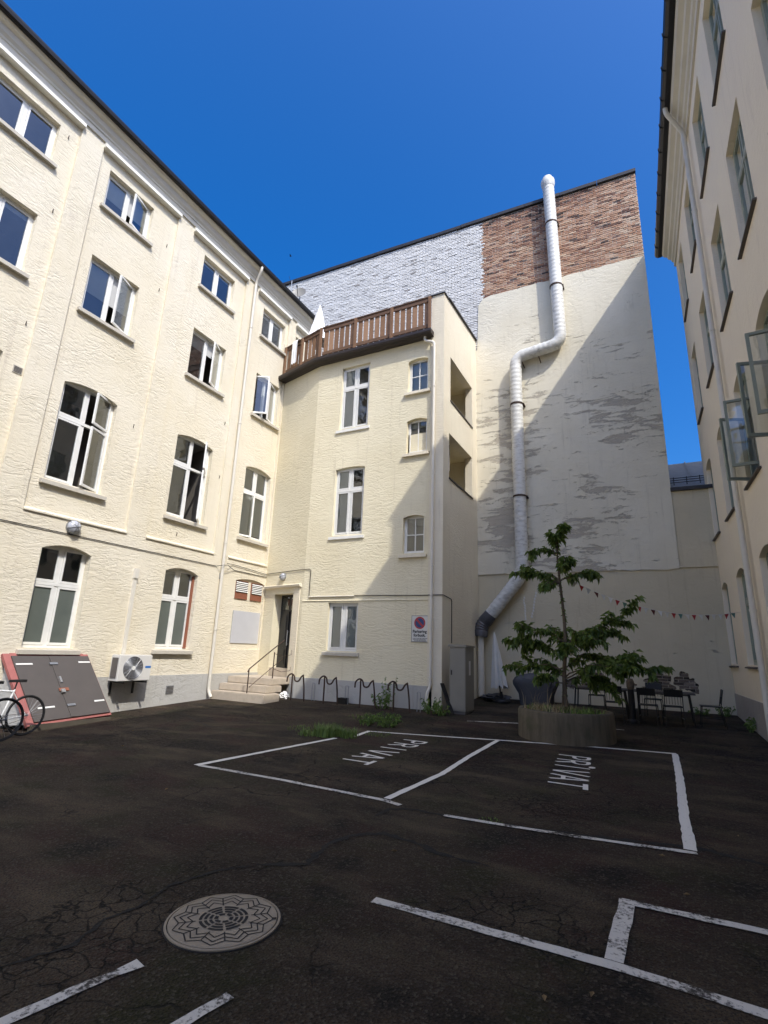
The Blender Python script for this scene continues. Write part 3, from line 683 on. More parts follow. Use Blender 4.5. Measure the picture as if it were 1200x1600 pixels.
edge += [(-4.72, 14.66), (-4.9, 14.4), (-4.96, 12.5), (-5.3, 12.4)]
mb.plate(FB, edge, -0.03, 0.04); mb.build('upper_plaster', 'back_upper', BH)
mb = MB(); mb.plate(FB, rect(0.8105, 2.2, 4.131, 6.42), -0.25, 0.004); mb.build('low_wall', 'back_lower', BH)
q = MB(); q.box(FB, 0.80, 2.2, -0.4, 0.10, 6.42, 6.52); q.build('low_wall_coping', 'coping', BH)
q = MB(); q.extr(FB, [(0.0, 4.14), (0.03, 4.15), (0.045, 4.17), (0.0, 4.19)], 0.8, 2.2); q.build('ledge', 'back_lower', BH)
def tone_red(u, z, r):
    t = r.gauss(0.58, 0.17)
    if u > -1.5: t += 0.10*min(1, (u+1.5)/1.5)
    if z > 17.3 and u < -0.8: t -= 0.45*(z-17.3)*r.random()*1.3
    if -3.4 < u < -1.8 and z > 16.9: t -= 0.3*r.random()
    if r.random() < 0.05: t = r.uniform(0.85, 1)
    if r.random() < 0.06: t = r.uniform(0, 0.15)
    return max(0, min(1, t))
def tone_white(u, z, r):
    t = r.gauss(0.68, 0.14)
    if r.random() < 0.035: t = r.uniform(0, 0.2)
    return max(0, min(1, t))
ej = lambda z: -4.705+0.055*math.sin(z*37.1)+0.05*math.sin(z*91.7)
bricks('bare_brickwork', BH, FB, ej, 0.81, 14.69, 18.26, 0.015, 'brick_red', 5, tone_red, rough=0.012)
bricks('white_brickwork', BH, FB, -15.8, lambda z: ej(z)-0.008, 11.61, 18.26, 0.02, 'brick_white', 6, tone_white, rough=0.010)
bricks('exposed_brickwork', BH, FB, -2.7, 1.1, 0.5, 1.4, -0.03, 'brick_old', 9, lambda u, z, r: max(0, min(1, r.gauss(0.4, 0.25))), rough=0.016)
q = MB(); q.box(FB, -4.72, 0.805, -0.3, 0.0, 14.5, 18.25); q.build('mortar', 'mortar', BH)
q = MB(); q.box(FB, -15.8, -4.721, -0.3, 0.004, 11.5, 18.25); q.build('mortar', 'mortar_white', BH)
q = MB(); q.box(FB, -4.9, 1.3, -0.3, -0.055, 0.0, 2.0); q.build('mortar', 'mortar', BH)
q = MB(); q.box(FB, -15.8, 0.80, -8, -0.31, -0.3, 18.2); q.build('core_wall', 'back_lower', BH)
x = -15.8; k = 0
while x < 0.8:
    w = 1.28; a, b2 = x, min(x+w-0.012, 0.83); dz = rnd.uniform(-0.012, 0.012)
    q = MB(); q.extr(FB, [(-0.4, 18.262+dz), (0.09, 18.262+dz), (0.10, 18.38+dz), (0.06, 18.42+dz), (-0.4, 18.47+dz)], a, b2); q.build('coping_slab', 'coping', BH); x += w
FH = thing('far_house', (2.5, 19, 0), 'grey metal roof with snow guard seen in the gap beside the firewall', 'building')
q = MB(); q.box(FW, 0.85, 6, 17.35, 22, -0.2, 6.5); q.build('wall', 'back_lower', FH)
q = MB(); q.poly([(0.82, 17.2, 6.62), (6, 17.2, 6.62), (6, 20.2, 8.43), (0.82, 20.2, 8.43)]); q.poly([(0.82, 20.2, 8.43), (6, 20.2, 8.43), (6, 23, 6.6), (0.82, 23, 6.6)]); roof = q.build('roof', 'roof_metal', FH)
q = MB()
for k in range(3): q.tube([(0.83, 17.62, 6.95+0.07*k), (3.0, 17.62, 6.95+0.07*k)], 0.012, 6)
for k in range(6): q.box(FW, 0.95+k*0.35, 0.97+k*0.35, 17.60, 17.66, 6.85, 7.12)
q.build('snow_guard', 'black_metal', roof)
for k in range(8):
    q = MB(); q.poly([(0.9+k*0.6+0.02*s_[0], 17.2+3*s_[1], 6.64+1.81*s_[1]+0.03*abs(s_[0])) for s_ in ((-1, 0), (1, 0), (1, 1), (-1, 1))]); q.build('roof_seam', 'roof_metal', roof)

# ================================================================== RIGHT HOUSE (shaded)
RH = thing('shaded_house', (1.9, 10, 0), 'beige plastered house in shade with green framed windows on the right', 'building')
cols = [(3.3, 4.45), (5.75, 6.9), (8.2, 9.38), (10.5, 11.68), (13.22, 14.33), (15.72, 16.72)]
rows = [(1.57, 3.64, 0.12), (4.95, 7.07, 0.12), (8.5, 10.6, 0.0), (12.02, 14.1, 0.0)]
mb = MB(); hs = [arch_loop(a, b2, z0, z1, rs) for (a, b2) in cols for (z0, z1, rs) in rows]
mb.plate(FR, rect(2.3, 17.3, -0.4, 14.6), -0.24, 0.0, hs); mb.build('wall', 'right_wall', RH)
q = MB(); q.box(FR, 17.06, 17.298, -8, -0.245, -0.3, 14.6); q.box(FR, 2.3, 17.0, -8, -2.2, -0.3, 14.6); q.build('rear_wall', 'right_wall', RH)
q = MB(); q.box(FR, 2.3, 17.3, -0.1, 0.02, -0.5, 0.84); q.build('plinth', 'right_plinth', RH)
q = MB(); q.extr(FR, [(-0.3, 14.5), (0.05, 14.5), (0.05, 14.68), (0.10, 14.71), (0.12, 14.80), (0.20, 14.84), (0.22, 14.93), (0.33, 14.98), (0.36, 15.08), (0.36, 15.16), (-0.3, 15.16)], 2.3, 17.4); q.build('cornice', 'cornice_paint', RH)
q = MB(); q.extr(FR, [(0.30, 15.17), (0.38, 15.12), (0.48, 15.12), (0.55, 15.17), (0.57, 15.24), (0.57, 15.30), (0.30, 15.30)], 2.3, 17.55); gut = q.build('gutter', 'gutter_black', RH)
for k in range(20):
    s_ = MB(); y = 2.6+k*0.76; s_.extr(FR, [(0.5, 15.11), (0.575, 15.16), (0.59, 15.31), (0.5, 15.32)], y, y+0.03); s_.build('gutter_bracket', 'gutter_black', gut)
q = MB(); q.extr(FR, [(0.5, 15.305), (-4.5, 17.9), (-9.5, 15.3), (-9.5, 15.2), (0.5, 15.2)], 2.3, 17.45); q.build('roof', 'roof_slate', RH)
q = MB(); q.box(FR, 6.95, 8.9, -2.5, -0.45, 15.3, 17.75); d_ = q.build('dormer', 'right_wall', RH)
q = MB(); q.box(FR, 6.9, 8.95, -2.6, -0.40, 17.75, 17.88); q.build('dormer_roof', 'roof_slate', d_)
opr = {(3, 1): {0: 80, 1: 75, }, (2, 1): {0: 78, 1: 80}}
for ci, (a, b2) in enumerate(cols):
    for ri, (z0, z1, rs) in enumerate(rows):
        op = {}
        if ri == 1 and ci == 3: op = {0: 85, 1: 70}
        if ri == 1 and ci == 2: op = {0: 85, 1: 78}
        window(RH, FR, a, b2, z0, z1, -0.11, 'cross', zt=z0+(z1-z0)*(0.66), frame='green_frame', smat='green_sash', sill_mat='sill_dark', sill_n=0.06, sill_h=0.075, opens=op, room=0.9, mull=0.035, fw_=0.06, blind=(0.5 if (ci+ri) % 3 == 0 else 0))
NH = thing('taller_house', (2.1, -5, 0), 'taller beige neighbour house adjoining the shaded house beside the camera', 'building')
mb = MB(); mb.plate(FR, rect(-14, 2.28, -0.4, 16.0), -0.24, 0.0, [rect(a, a+1.15, z0, z1) for a in (-11, -8.4, -5.8, -3.2, -0.6) for (z0, z1, _) in rows]); mb.build('wall', 'right_wall', NH)
q = MB(); q.box(FR, -14, 2.28, -8, -0.25, -0.3, 16.0); q.build('rear_wall', 'room_dark', NH)
q = MB(); q.extr(FR, [(0.57, 16.5), (-4.2, 17.6), (-9.3, 16.2), (-9.3, 16.1), (0.57, 16.3)], -14, 2.28); q.build('roof', 'roof_slate', NH)

# ================================================================== DRAINPIPES, DUCT, CABLES
def pipe_thing(name, pts, r, mat, label, cat, clamps=(), fil=0.12, clampF=None):
    t = thing(name, pts[-1], label, cat)
    q = MB(); q.tube(fillet(pts, fil), r, 12); q.build('pipe', mat, t, smooth=True)
    for c in clamps:
        q = MB(); q.lathe(c, [(r, -0.02), (r+0.012, -0.02), (r+0.012, 0.02), (r, 0.02)], 12); q.build('pipe_clamp', mat, t)
    return t
pipe_thing('drainpipe', [FL(11.55, 0.36, 14.52), FL(11.55, 0.36, 14.38), FL(11.63, 0.10, 14.02), FL(11.63, 0.10, 0.30), FL(11.63, 0.22, 0.12)], 0.048, 'downpipe_white', 'white drainpipe down the sunny house front beside the stone steps', 'drainpipe', [FL(11.63, 0.10, z) for z in (12.2, 8.6, 4.6, 2.0)])
pipe_thing('drainpipe', [FC(-5.62, 0.14, 11.2), FC(-5.62, 0.16, 11.02), FC(-5.31, 0.13, 10.92), FC(-5.31, 0.13, 0.72), FC(-5.37, 0.20, 0.55), FC(-5.37, 0.20, 0.08)], 0.043, 'downpipe_cream', 'cream drainpipe on the stair tower next to the parking sign', 'drainpipe', [FC(-5.31, 0.13, z) for z in (9.4, 6.6, 3.9, 2.2, 0.95)])
pipe_thing('drainpipe', [FR(11.95, 0.47, 15.16), FR(11.95, 0.47, 14.98), FR(12.28, 0.11, 14.55), FR(12.28, 0.11, 0.2)], 0.055, 'downpipe_cream', 'beige drainpipe between the windows of the shaded right house', 'drainpipe', [FR(12.28, 0.11, z) for z in (12.1, 8.8, 5.6, 2.6)])
VD = thing('ventilation_duct', FB(-3.53, 0.29, 4), 'thick white spiral ventilation duct climbing the firewall in two offsets', 'duct')
rd = 0.20
def ribbed(name, pts, r, mat, fil, pitch=0.16):
    P = fillet(pts, fil, 8); q = MB(); dense = []
    for k in range(len(P)-1):
        L = (P[k+1]-P[k]).length; n = max(1, int(L/0.04))
        for i in range(n): dense.append(P[k].lerp(P[k+1], i/n))
    dense.append(P[-1]); acc = 0; rr = []
    for k, p in enumerate(dense):
        if k: acc += (dense[k]-dense[k-1]).length
        ph = (acc/pitch) % 1; rr.append(r*(1.06 if ph < 0.22 else 1.0))
    q.tube(dense, rr, 16); return q.build(name, mat, VD, smooth=True)
ribbed('duct_pipe', [FB(-2.10, 0.29, 18.6), FB(-1.98, 0.29, 11.93), FB(-3.53, 0.29, 11.72), FB(-3.53, 0.29, 4.05), FB(-4.62, 0.30, 2.72)], rd, 'duct', 0.36)
q = MB(); q.tube([FB(-2.10, 0.29, 18.55), FB(-2.105, 0.29, 18.7), FB(-2.108, 0.29, 18.85), FB(-2.11, 0.29, 18.93), FB(-2.11, 0.29, 19.02)], [0.205, 0.25, 0.25, 0.2, 0.17], 18); q.build('duct_cap', 'duct', VD, smooth=True)
q = MB(); P = fillet([FB(-4.55, 0.30, 2.81), FB(-4.85, 0.30, 2.45), FB(-4.88, 0.30, 2.12)], 0.25, 8); q.tube(P, [0.225 if k % 2 else 0.205 for k in range(len(P))], 16); q.build('flexible_joint', 'duct_flex', VD, smooth=True)
q = MB(); q.tube(fillet([FB(-4.88, 0.30, 2.2), FB(-4.88, 0.30, 1.85), FB(-4.95, 0.5, 1.6)], 0.15), [0.12]*9, 12) if False else q.tube(fillet([FB(-4.88, 0.30, 2.2), FB(-4.88, 0.30, 0.35)], 0.1), 0.10, 12); q.build('duct_stub', 'downpipe_cream', VD, smooth=True)
for (x, z) in ((-2.07, 16.9), (-2.03, 14.2), (-3.53, 9.9), (-3.53, 6.6)):
    q = MB(); c = FB(x, 0.29, z); q.lathe(c, [(rd*1.0, -0.03), (rd+0.018, -0.03), (rd+0.018, 0.03), (rd, 0.03)], 16); q.box(FB, x+0.18, x+0.25, 0.03, 0.32, z-0.02, z+0.02); q.build('duct_bracket', 'rust_iron', VD)
for (x, z, s_) in ((-2.72, 11.62, 1), (-3.28, 11.54, 1)):
    q = MB(); q.box(FB, x, x+0.03, 0.03, 0.45, z-0.16, z-0.12); q.build('duct_bracket', 'rust_iron', VD)

CB = thing('wall_cable', FL(3, 0.02, 3.86), 'thin dark cable strung along the long sunny house above the ground floor', 'cable')
q = MB(); q.tube([FL(2, 0.02, 3.87), FL(6.3, 0.02, 3.87), FL(11.45, 0.02, 3.86), FL(11.55, 0.18, 3.9), FL(11.75, 0.18, 3.93), FL(12.2, 0.02, 3.85), FL(13.78, 0.02, 3.84)], 0.010, 6); q.build('cable', 'black_metal', CB)
CT = thing('conduit_cable', FA(0, 0.02, 3.96), 'cable and conduit running from the door lamp across the stair tower', 'cable')
q = MB(); q.tube([FL(11.7, 0.19, 3.97), FL(12.1, 0.03, 4.02), FL(13.76, 0.03, 3.93), FA(0.04, 0.02, 3.95), FA(1.99, 0.02, 3.97), FC(-9.47, 0.02, 3.97), FC(-9.42, 0.02, 3.93), FC(-9.42, 0.02, 3.12)], 0.010, 6); q.build('cable', 'black_metal', CT)
q = MB(); q.tube([FC(-9.42, 0.025, 3.10), FC(-7.80, 0.025, 3.11)], 0.022, 8); q.build('conduit', 'downpipe_white', CT)
q = MB(); q.tube([FC(-7.8, 0.02, 3.125), FC(-5.45, 0.02, 3.10), FC(-5.43, 0.065, 3.10), FC(-5.0, 0.065, 3.10), FS(13.32, 0.02, 3.10), FS(13.9, 0.02, 3.05), FS(13.95, 0.02, 3.0), FS(13.95, 0.02, 1.85)], 0.011, 6); q.build('cable', 'black_metal', CT)

# ================================================================== LAMPS
def wall_lamp(F, u, z, r, label):
    t = thing('wall_lamp', F(u, 0, z), label, 'wall lamp', 'round bulkhead lamps on the house walls')
    q = MB()
    seg, rings = 20, 7; base = len(q.v)
    for k in range(rings+1):
        a = math.pi/2*k/rings
        for j in range(seg):
            b2 = 2*math.pi*j/seg; q.v.append(F(u+r*math.cos(a)*math.cos(b2), 0.05+r*0.75*math.sin(a), z+r*math.cos(a)*math.sin(b2)))
    for k in range(rings):
        for j in range(seg):
            j2 = (j+1) % seg; q.f.append((k*seg+j, k*seg+j2, (k+1)*seg+j2, (k+1)*seg+j)); q.t.append(0.5)
    q.build('dome', 'lamp_dome', t, smooth=True)
    q = MB(); pr = [(u+r*1.06*math.cos(2*math.pi*j/20), z+r*1.06*math.sin(2*math.pi*j/20)) for j in range(20)]; q.plate(F, pr, 0.0, 0.055); q.build('back_plate', 'galv', t)
    for an in (0, math.pi/3, 2*math.pi/3):
        q = MB(); q.tube([F(u+r*1.03*math.cos(a)*math.cos(an+0.3), 0.05+r*0.78*math.sin(a), z+r*1.03*math.cos(a)*math.sin(an+0.3)) for a in [math.pi*k/12 for k in range(13)]], 0.008, 5); q.build('guard_bar', 'galv', t)
wall_lamp(FL, 6.95, 4.04, 0.155, 'round lamp above the left ground floor window of the sunny house')
wall_lamp(FA, 0.95, 3.80, 0.12, 'round lamp above the black double door')

# ================================================================== STEPS, RAILS
SS = thing('stone_steps', (-10.7, 12.5, 0.08), 'three worn sandstone steps leading up to the black door', 'steps')
for (x1, y0, y1, z0, z1) in ((-9.62, 11.80, 12.5, -0.05, 0.295), (-9.80, 12.10, 12.8, 0.295, 0.49), (-9.92, 12.42, 13.33, 0.49, 0.68)):
    bm = bmesh.new(); bmesh.ops.create_cube(bm, size=1)
    for v in bm.verts: v.co = Vector((-11.57+(x1+11.57)*(v.co.x+0.5), y0+(y1-y0)*(v.co.y+0.5), z0+(z1-z0)*(v.co.z+0.5)))
    bmesh.ops.bevel(bm, geom=bm.edges[:], offset=0.022, segments=2, affect='EDGES')
    q = MB(); bm.verts.ensure_lookup_table(); q.v = [tuple(v.co) for v in bm.verts]; q.f = [tuple(v.index for v in f.verts) for f in bm.faces]; q.t = [0.5]*len(q.f); bm.free()
    q.build('step', 'stone_step', SS)
q = MB(); q.plate(lambda u, n, z: (u, z, n), [(-11.57, 13.34), (-9.93, 13.34), (-11.57, 13.77)], 0.5, 0.68); q.build('landing', 'stone_step', SS)
SR = thing('step_railing', (-10.4, 11.85, 0.1), 'rusty iron handrail with sloping bar on the stone steps', 'railing')
for (x, y, z0, z1) in ((-10.28, 11.86, 0.06, 0.92), (-10.02, 12.6, 0.6, 1.42)):
    q = MB(); q.tube([(x, y, z0), (x, y, z1)], 0.016, 8); q.build('post', 'rust_iron', SR)
q = MB(); q.tube(fillet([(-10.28, 11.82, 0.86), (-10.28, 11.86, 0.94), (-10.12, 12.5, 1.42), (-10.0, 13.0, 1.78)], 0.05), 0.016, 8); q.build('handrail', 'rust_iron', SR)
q = MB(); q.tube([(-10.26, 11.9, 0.45), (-10.0, 13.0, 1.25)], 0.009, 6); q.build('lower_rail', 'rust_iron', SR)
q = MB(); q.tube([(-10.02, 12.6, 1.38), (-9.95, 12.9, 1.30), (-9.85, 13.2, 1.36), FA(1.72, 0.05, 1.5)], 0.007, 5); q.tube([(-10.02, 12.6, 0.95), (-9.95, 12.9, 0.86), (-9.85, 13.2, 0.90), FA(1.72, 0.05, 1.0)], 0.007, 5); q.build('chain', 'rust_iron', SR)
def crumple(c, r, mat, name, label, cat, seed, sq=0.7):
    rr = random.Random(seed); bm = bmesh.new(); bmesh.ops.create_icosphere(bm, subdivisions=3, radius=1)
    ph = [(Vector((rr.uniform(-1, 1), rr.uniform(-1, 1), rr.uniform(-1, 1))).normalized(), rr.uniform(2, 7), rr.uniform(0, 6)) for _ in range(9)]
    q = MB()
    for v in bm.verts:
        d = v.co.normalized(); s_ = 1+sum(0.07*math.sin(f*d.dot(a)*3+p) for a, f, p in ph)+rr.uniform(-0.04, 0.04)
        q.v.append((c[0]+d.x*r*s_, c[1]+d.y*r*s_, max(c[2]-r*sq+0.005, c[2]+d.z*r*s_*sq)))
    q.f = [tuple(v.index for v in f.verts) for f in bm.faces]; q.t = [0.5]*len(q.f); bm.free()
    o = q.build(name, mat, None, loc=(c[0], c[1], c[2]-r*sq)); return tag(o, label, cat)
crumple((-9.86, 13.0, 0.10+0.10), 0.14, 'canvas_white', 'plastic_bag', 'crumpled white plastic bag under the landing of the steps', 'bag', 4)

# ================================================================== BIKE RACKS
def rack(x, y, label):
    z = zg(x, y); t = thing('bike_rack', (x, y, z), label, 'bike rack', 'bent tube bike racks along the stair tower')
    W_ = lambda px, pz, dy=0: (x+px, y+dy, z+pz)
    q = MB(); q.tube(fillet([W_(-0.19, 0), W_(-0.19, 0.71)], 0.01), 0.022, 8); q.build('leg', 'rust_iron', t)
    q = MB(); q.tube(fillet([W_(0.27, 0), W_(0.24, 0.40), W_(0.19, 0.70)], 0.2), 0.022, 8); q.build('leg', 'rust_iron', t)
    q = MB(); q.tube(fillet([W_(-0.33, 0.50, -0.06), W_(-0.33, 0.66, -0.04), W_(-0.22, 0.74), W_(-0.12, 0.68), W_(-0.10, 0.53), W_(0.04, 0.52), W_(0.12, 0.66), W_(0.20, 0.71)], 0.08), 0.022, 8); q.build('wheel_loop', 'rust_iron', t)
    q = MB(); q.tube(fillet([W_(0.36, 0, 0.25), W_(0.36, 0.5, 0.25), W_(0.45, 0.5, 0.25), W_(0.45, 0, 0.25)], 0.05), 0.010, 6); q.build('thin_hoop', 'galv', t)
for x, y, lb in ((-9.30, 12.85, 'rusty bent tube bike rack nearest the stone steps'), (-8.15, 12.80, 'rusty bent tube bike rack with a small dark box at its foot'), (-6.93, 12.70, 'rusty bent tube bike rack just left of the tall weed'), (-5.90, 12.62, 'rusty bent tube bike rack nearest the cream drainpipe')):
    rack(x, y, lb)
q = MB(); q.box(FW, -7.98, -7.74, 12.98, 13.16, zg(-7.85, 13), zg(-7.85, 13)+0.16); o = q.build('small_box', 'black_metal', None, loc=(-7.86, 13.05, zg(-7.85, 13))); tag(o, 'small dark box on the ground behind the second bike rack', 'box')

# ================================================================== SIGN
SG = thing('parking_sign', FC(-5.68, 0.01, 1.84), 'white no parking sign on the stair tower beside the drainpipe', 'sign')
q = MB(); q.box(FC, -5.93, -5.43, 0.005, 0.02, 1.84, 2.55); q.build('panel', 'sign_white', SG)
q = MB(); q.plate(FC, rect(-5.925, -5.435, 1.845, 2.545), 0.02, 0.0225, [rect(-5.915, -5.445, 1.855, 2.535)]); q.build('border', 'ink', SG)
def disc(c, r, k=40): return [(c[0]+r*math.cos(2*math.pi*j/k), c[1]+r*math.sin(2*math.pi*j/k)) for j in range(k)]
cc = (-5.68, 2.35)
q = MB(); q.plate(FC, disc(cc, 0.165), 0.02, 0.023); q.build('red_ring', 'sign_red', SG)
q = MB(); q.plate(FC, disc(cc, 0.125), 0.023, 0.026); q.build('blue_field', 'sign_blue', SG)
q = MB(); d = 0.092; w = 0.018; q.plate(FC, [(cc[0]-d-w, cc[1]+d-w), (cc[0]+d-w, cc[1]-d-w), (cc[0]+d+w, cc[1]-d+w), (cc[0]-d+w, cc[1]+d+w)], 0.026, 0.029); q.build('red_bar', 'sign_red', SG)
def text_part(txt, cx, z, size, F, n, parent, mat):
    cu = bpy.data.curves.new('txt', 'FONT'); cu.body = txt; cu.size = size; cu.align_x = 'CENTER'; cu.resolution_u = 3; cu.offset = 0.004
    o = bpy.data.objects.new('txt', cu); COL.objects.link(o); dg = bpy.context.evaluated_depsgraph_get(); me = o.evaluated_get(dg).to_mesh()
    q = MB(); q.v = [F(cx+v.co.x, n, z+v.co.y) for v in me.vertices]; q.f = [tuple(p.vertices) for p in me.polygons]; q.t = [0.5]*len(q.f)
    o.evaluated_get(dg).to_mesh_clear(); bpy.data.objects.remove(o); bpy.data.curves.remove(cu)
    return q.build('lettering', mat, parent)
text_part('Parkering', -5.68, 2.085, 0.108, FC, 0.0225, SG, 'ink'); text_part('forbudt.', -5.68, 1.985, 0.108, FC, 0.0225, SG, 'ink')
for z, a, b2 in ((1.935, 0.20, 0.2), (1.905, 0.19, 0.17), (1.875, 0.15, 0.16)):
    x = -5.68-a
    q = MB(); rr = random.Random(int(z*1000))
    while x < -5.68+b2:
        w = rr.uniform(0.02, 0.05); q.poly([FC(x, 0.0225, z-0.007), FC(x+w, 0.0225, z-0.007), FC(x+w, 0.0225, z+0.007), FC(x, 0.0225, z+0.007)]); x += w+0.012
    q.build('small_print', 'ink', SG)

# ================================================================== CABINET, PLANK
zc = zg(-4.5, 13.3)
EC = thing('electric_cabinet', (-4.53, 13.4, zc), 'grey metal electric cabinet beside the corner of the stair tower', 'cabinet')
q = MB(); q.box(FW, -4.74, -4.32, 13.08, 13.78, zc+0.06, 1.74); q.build('body', 'cabinet_grey', EC)
q = MB(); q.box(FW, -4.72, -4.34, 13.10, 13.76, zc-0.1, zc+0.06); q.build('base', 'ac_dark', EC)
q = MB(); q.extr(lambda u, n, z: (u, n, z), [(13.05, 1.741), (13.81, 1.741), (13.81, 1.78), (13.05, 1.80)], -4.77, -4.29); q.build('lid', 'cabinet_grey', EC)
q = MB(); q.box(FW, -4.72, -4.34, 13.068, 13.079, zc+0.1, 1.70); q.build('door', 'cabinet_grey', EC)
q = MB(); q.box(FW, -4.70, -4.67, 13.05, 13.067, 1.05, 1.17); q.build('latch', 'black_metal', EC)
q = MB(); q.box(FW, -4.319, -4.312, 13.36, 13.48, 1.05, 1.40); q.build('label_plate', 'sign_white', EC)
q = MB(); P0 = Vector((-4.62, 12.95, zg(-4.6, 12.95))); P1 = Vector((-4.99, 13.2, 0.82)); d = (P1-P0)
nn = Vector((0.35, 0.6, 0)).normalized()*0.06; th = d.cross(nn).normalized()*0.012
pts = [P0-nn-th, P0+nn-th, P0+nn+th, P0-nn+th]; i = 0; q.v = [tuple(p) for p in pts]+[tuple(p+d) for p in pts]
q.f = [(0, 1, 2, 3), (7, 6, 5, 4), (0, 4, 5, 1), (1, 5, 6, 2), (2, 6, 7, 3), (3, 7, 4, 0)]; q.t = [0.5]*6
o = q.build('leaning_board', 'black_metal', None, loc=tuple(P0)); tag(o, 'narrow black board leaning against the tower corner by the cabinet', 'board')

# ================================================================== AIR CONDITIONER and its pipe
AC = thing('air_conditioner', FL(8.85, 0.26, 0.6), 'white outdoor air conditioning unit bracketed to the sunny house wall', 'air conditioner')
q = MB()
bm = bmesh.new(); bmesh.ops.create_cube(bm, size=1)
for v in bm.verts: v.co = Vector(FL(8.40+0.90*(v.co.y+0.5), 0.10+0.32*(v.co.x+0.5), 0.665+0.60*(v.co.z+0.5)))
bmesh.ops.bevel(bm, geom=bm.edges[:], offset=0.015, segments=2, affect='EDGES')
q.v = [tuple(v.co) for v in bm.verts]; bm.verts.index_update(); q.f = [tuple(v.index for v in f.verts) for f in bm.faces]; q.t = [0.5]*len(q.f); bm.free(); q.build('casing', 'ac_white', AC)
fc = (8.78, 0.965)
q = MB(); q.plate(FL, disc(fc, 0.268), 0.42, 0.424); q.build('fan_opening', 'ac_dark', AC)
q = MB()
for k in range(7):
    a = 0.04+k*0.037; loop = [FL(fc[0]+a*math.cos(t), 0.434, fc[1]+a*math.sin(t)) for t in [2*math.pi*j/24 for j in range(25)]]; q.tube(loop, 0.005, 4, caps=False)
for k in range(18):
    t = 2*math.pi*k/18; q.tube([FL(fc[0]+0.05*math.cos(t), 0.436, fc[1]+0.05*math.sin(t)), FL(fc[0]+0.268*math.cos(t+0.5), 0.432, fc[1]+0.268*math.sin(t+0.5))], 0.004, 4)
q.build('fan_grille', 'galv', AC)
q = MB(); q.plate(FL, disc(fc, 0.05, 16), 0.43, 0.445); q.build('hub', 'white_paint', AC)
q = MB(); q.box(FL, 9.12, 9.28, 0.42, 0.423, 0.96, 1.01); q.build('brand_strip', 'label_blue', AC)
q = MB(); q.box(FL, 8.385, 8.401, 0.16, 0.36, 0.74, 1.2); q.build('side_grille', 'ac_dark', AC)
for u in (8.52, 9.14):
    q = MB(); q.box(FL, u, u+0.04, 0.02, 0.48, 0.62, 0.66); q.box(FL, u, u+0.04, 0.019, 0.05, 0.35, 0.62); q.build('bracket', 'black_metal', AC)
o = thing('pipe_cover', FL(8.74, 0.04, 1.25), 'narrow grey plastic pipe cover rising from the air conditioner', 'pipe cover')
q = MB(); q.box(FL, 8.70, 8.78, 0.001, 0.06, 1.22, 3.25); q.build('trunking', 'downpipe_cream', o)
q = MB(); q.box(FL, 8.685, 8.795, 0.001, 0.085, 3.12, 3.37); q.build('end_cap', 'downpipe_cream', o)

# ================================================================== CELLAR HATCH
CH = thing('cellar_hatch', (-11.1, 7.1, -0.06), 'sloping dark grey double cellar hatch with red frame against the sunny house', 'hatch')
TL, TR, BR, BL = Vector((-11.57, 6.11, 1.25)), Vector((-11.57, 7.79, 1.25)), Vector((-10.72, 8.0, 0.04)), Vector((-10.72, 6.36, -0.02))
def hp(s_, t, h):   # s along width, t down the slope, h above the surface
    a = TL.lerp(TR, s_); b2 = BL.lerp(BR, s_); nrm = Vector((0.82, 0, 0.57)); return a.lerp(b2, t)+nrm*h
def hbox(name, s0, s1, t0, t1, h0, h1, mat):
    q = MB(); q.box(lambda u, n, z: tuple(hp(u, n, z)), s0, s1, t0, t1, h0, h1); return q.build(name, mat, CH)
hbox('frame', -0.045, 0.04, 0.0, 1.02, -0.06, 0.012, 'red_paint'); hbox('frame', 0.96, 1.02, 0.0, 1.02, -0.06, 0.012, 'red_paint'); hbox('frame', 0.04, 0.96, -0.01, 0.06, -0.06, 0.010, 'red_paint'); hbox('frame', 0.04, 0.96, 0.97, 1.02, -0.06, 0.010, 'red_paint')
l1 = hbox('hatch_leaf', 0.035, 0.492, 0.045, 0.985, 0.012, 0.042, 'hatch_grey'); l2 = hbox('hatch_leaf', 0.498, 1.0, 0.045, 0.985, 0.012, 0.046, 'hatch_grey')
hbox('cover_strip', 0.47, 0.53, 0.05, 0.98, 0.046, 0.056, 'hatch_grey')
for s0, s1, t in ((0.05, 0.24, 0.16), (0.83, 0.99, 0.14), (0.12, 0.32, 0.80), (0.84, 0.98, 0.78)): hbox('strap_hinge', s0, s1, t, t+0.022, 0.042, 0.052, 'white_paint')
for s0, s1, t in ((0.44, 0.54, 0.16), (0.47, 0.57, 0.80)): hbox('bolt', s0, s1, t, t+0.03, 0.056, 0.075, 'galv')
hbox('hasp', 0.44, 0.56, 0.555, 0.60, 0.056, 0.07, 'red_wood'); hbox('padlock', 0.45, 0.50, 0.58, 0.63, 0.07, 0.10, 'chrome'); hbox('handle', 0.49, 0.515, 0.38, 0.47, 0.056, 0.08, 'chrome')
q = MB(); q.poly([tuple(TR+Vector((0, 0.02, 0))), (-11.57, 8.02, 0.0), tuple(BR)]); q.build('side_cheek', 'grey_plinth', CH)
q = MB(); q.poly([tuple(TL), (-11.57, 6.2, -0.1), tuple(BL)]); q.build('side_cheek', 'grey_plinth', CH)
q = MB(); q.box(FW, -10.76, -10.68, 6.34, 8.02, -0.2, -0.02); q.build('kerb', 'concrete_dark', CH)

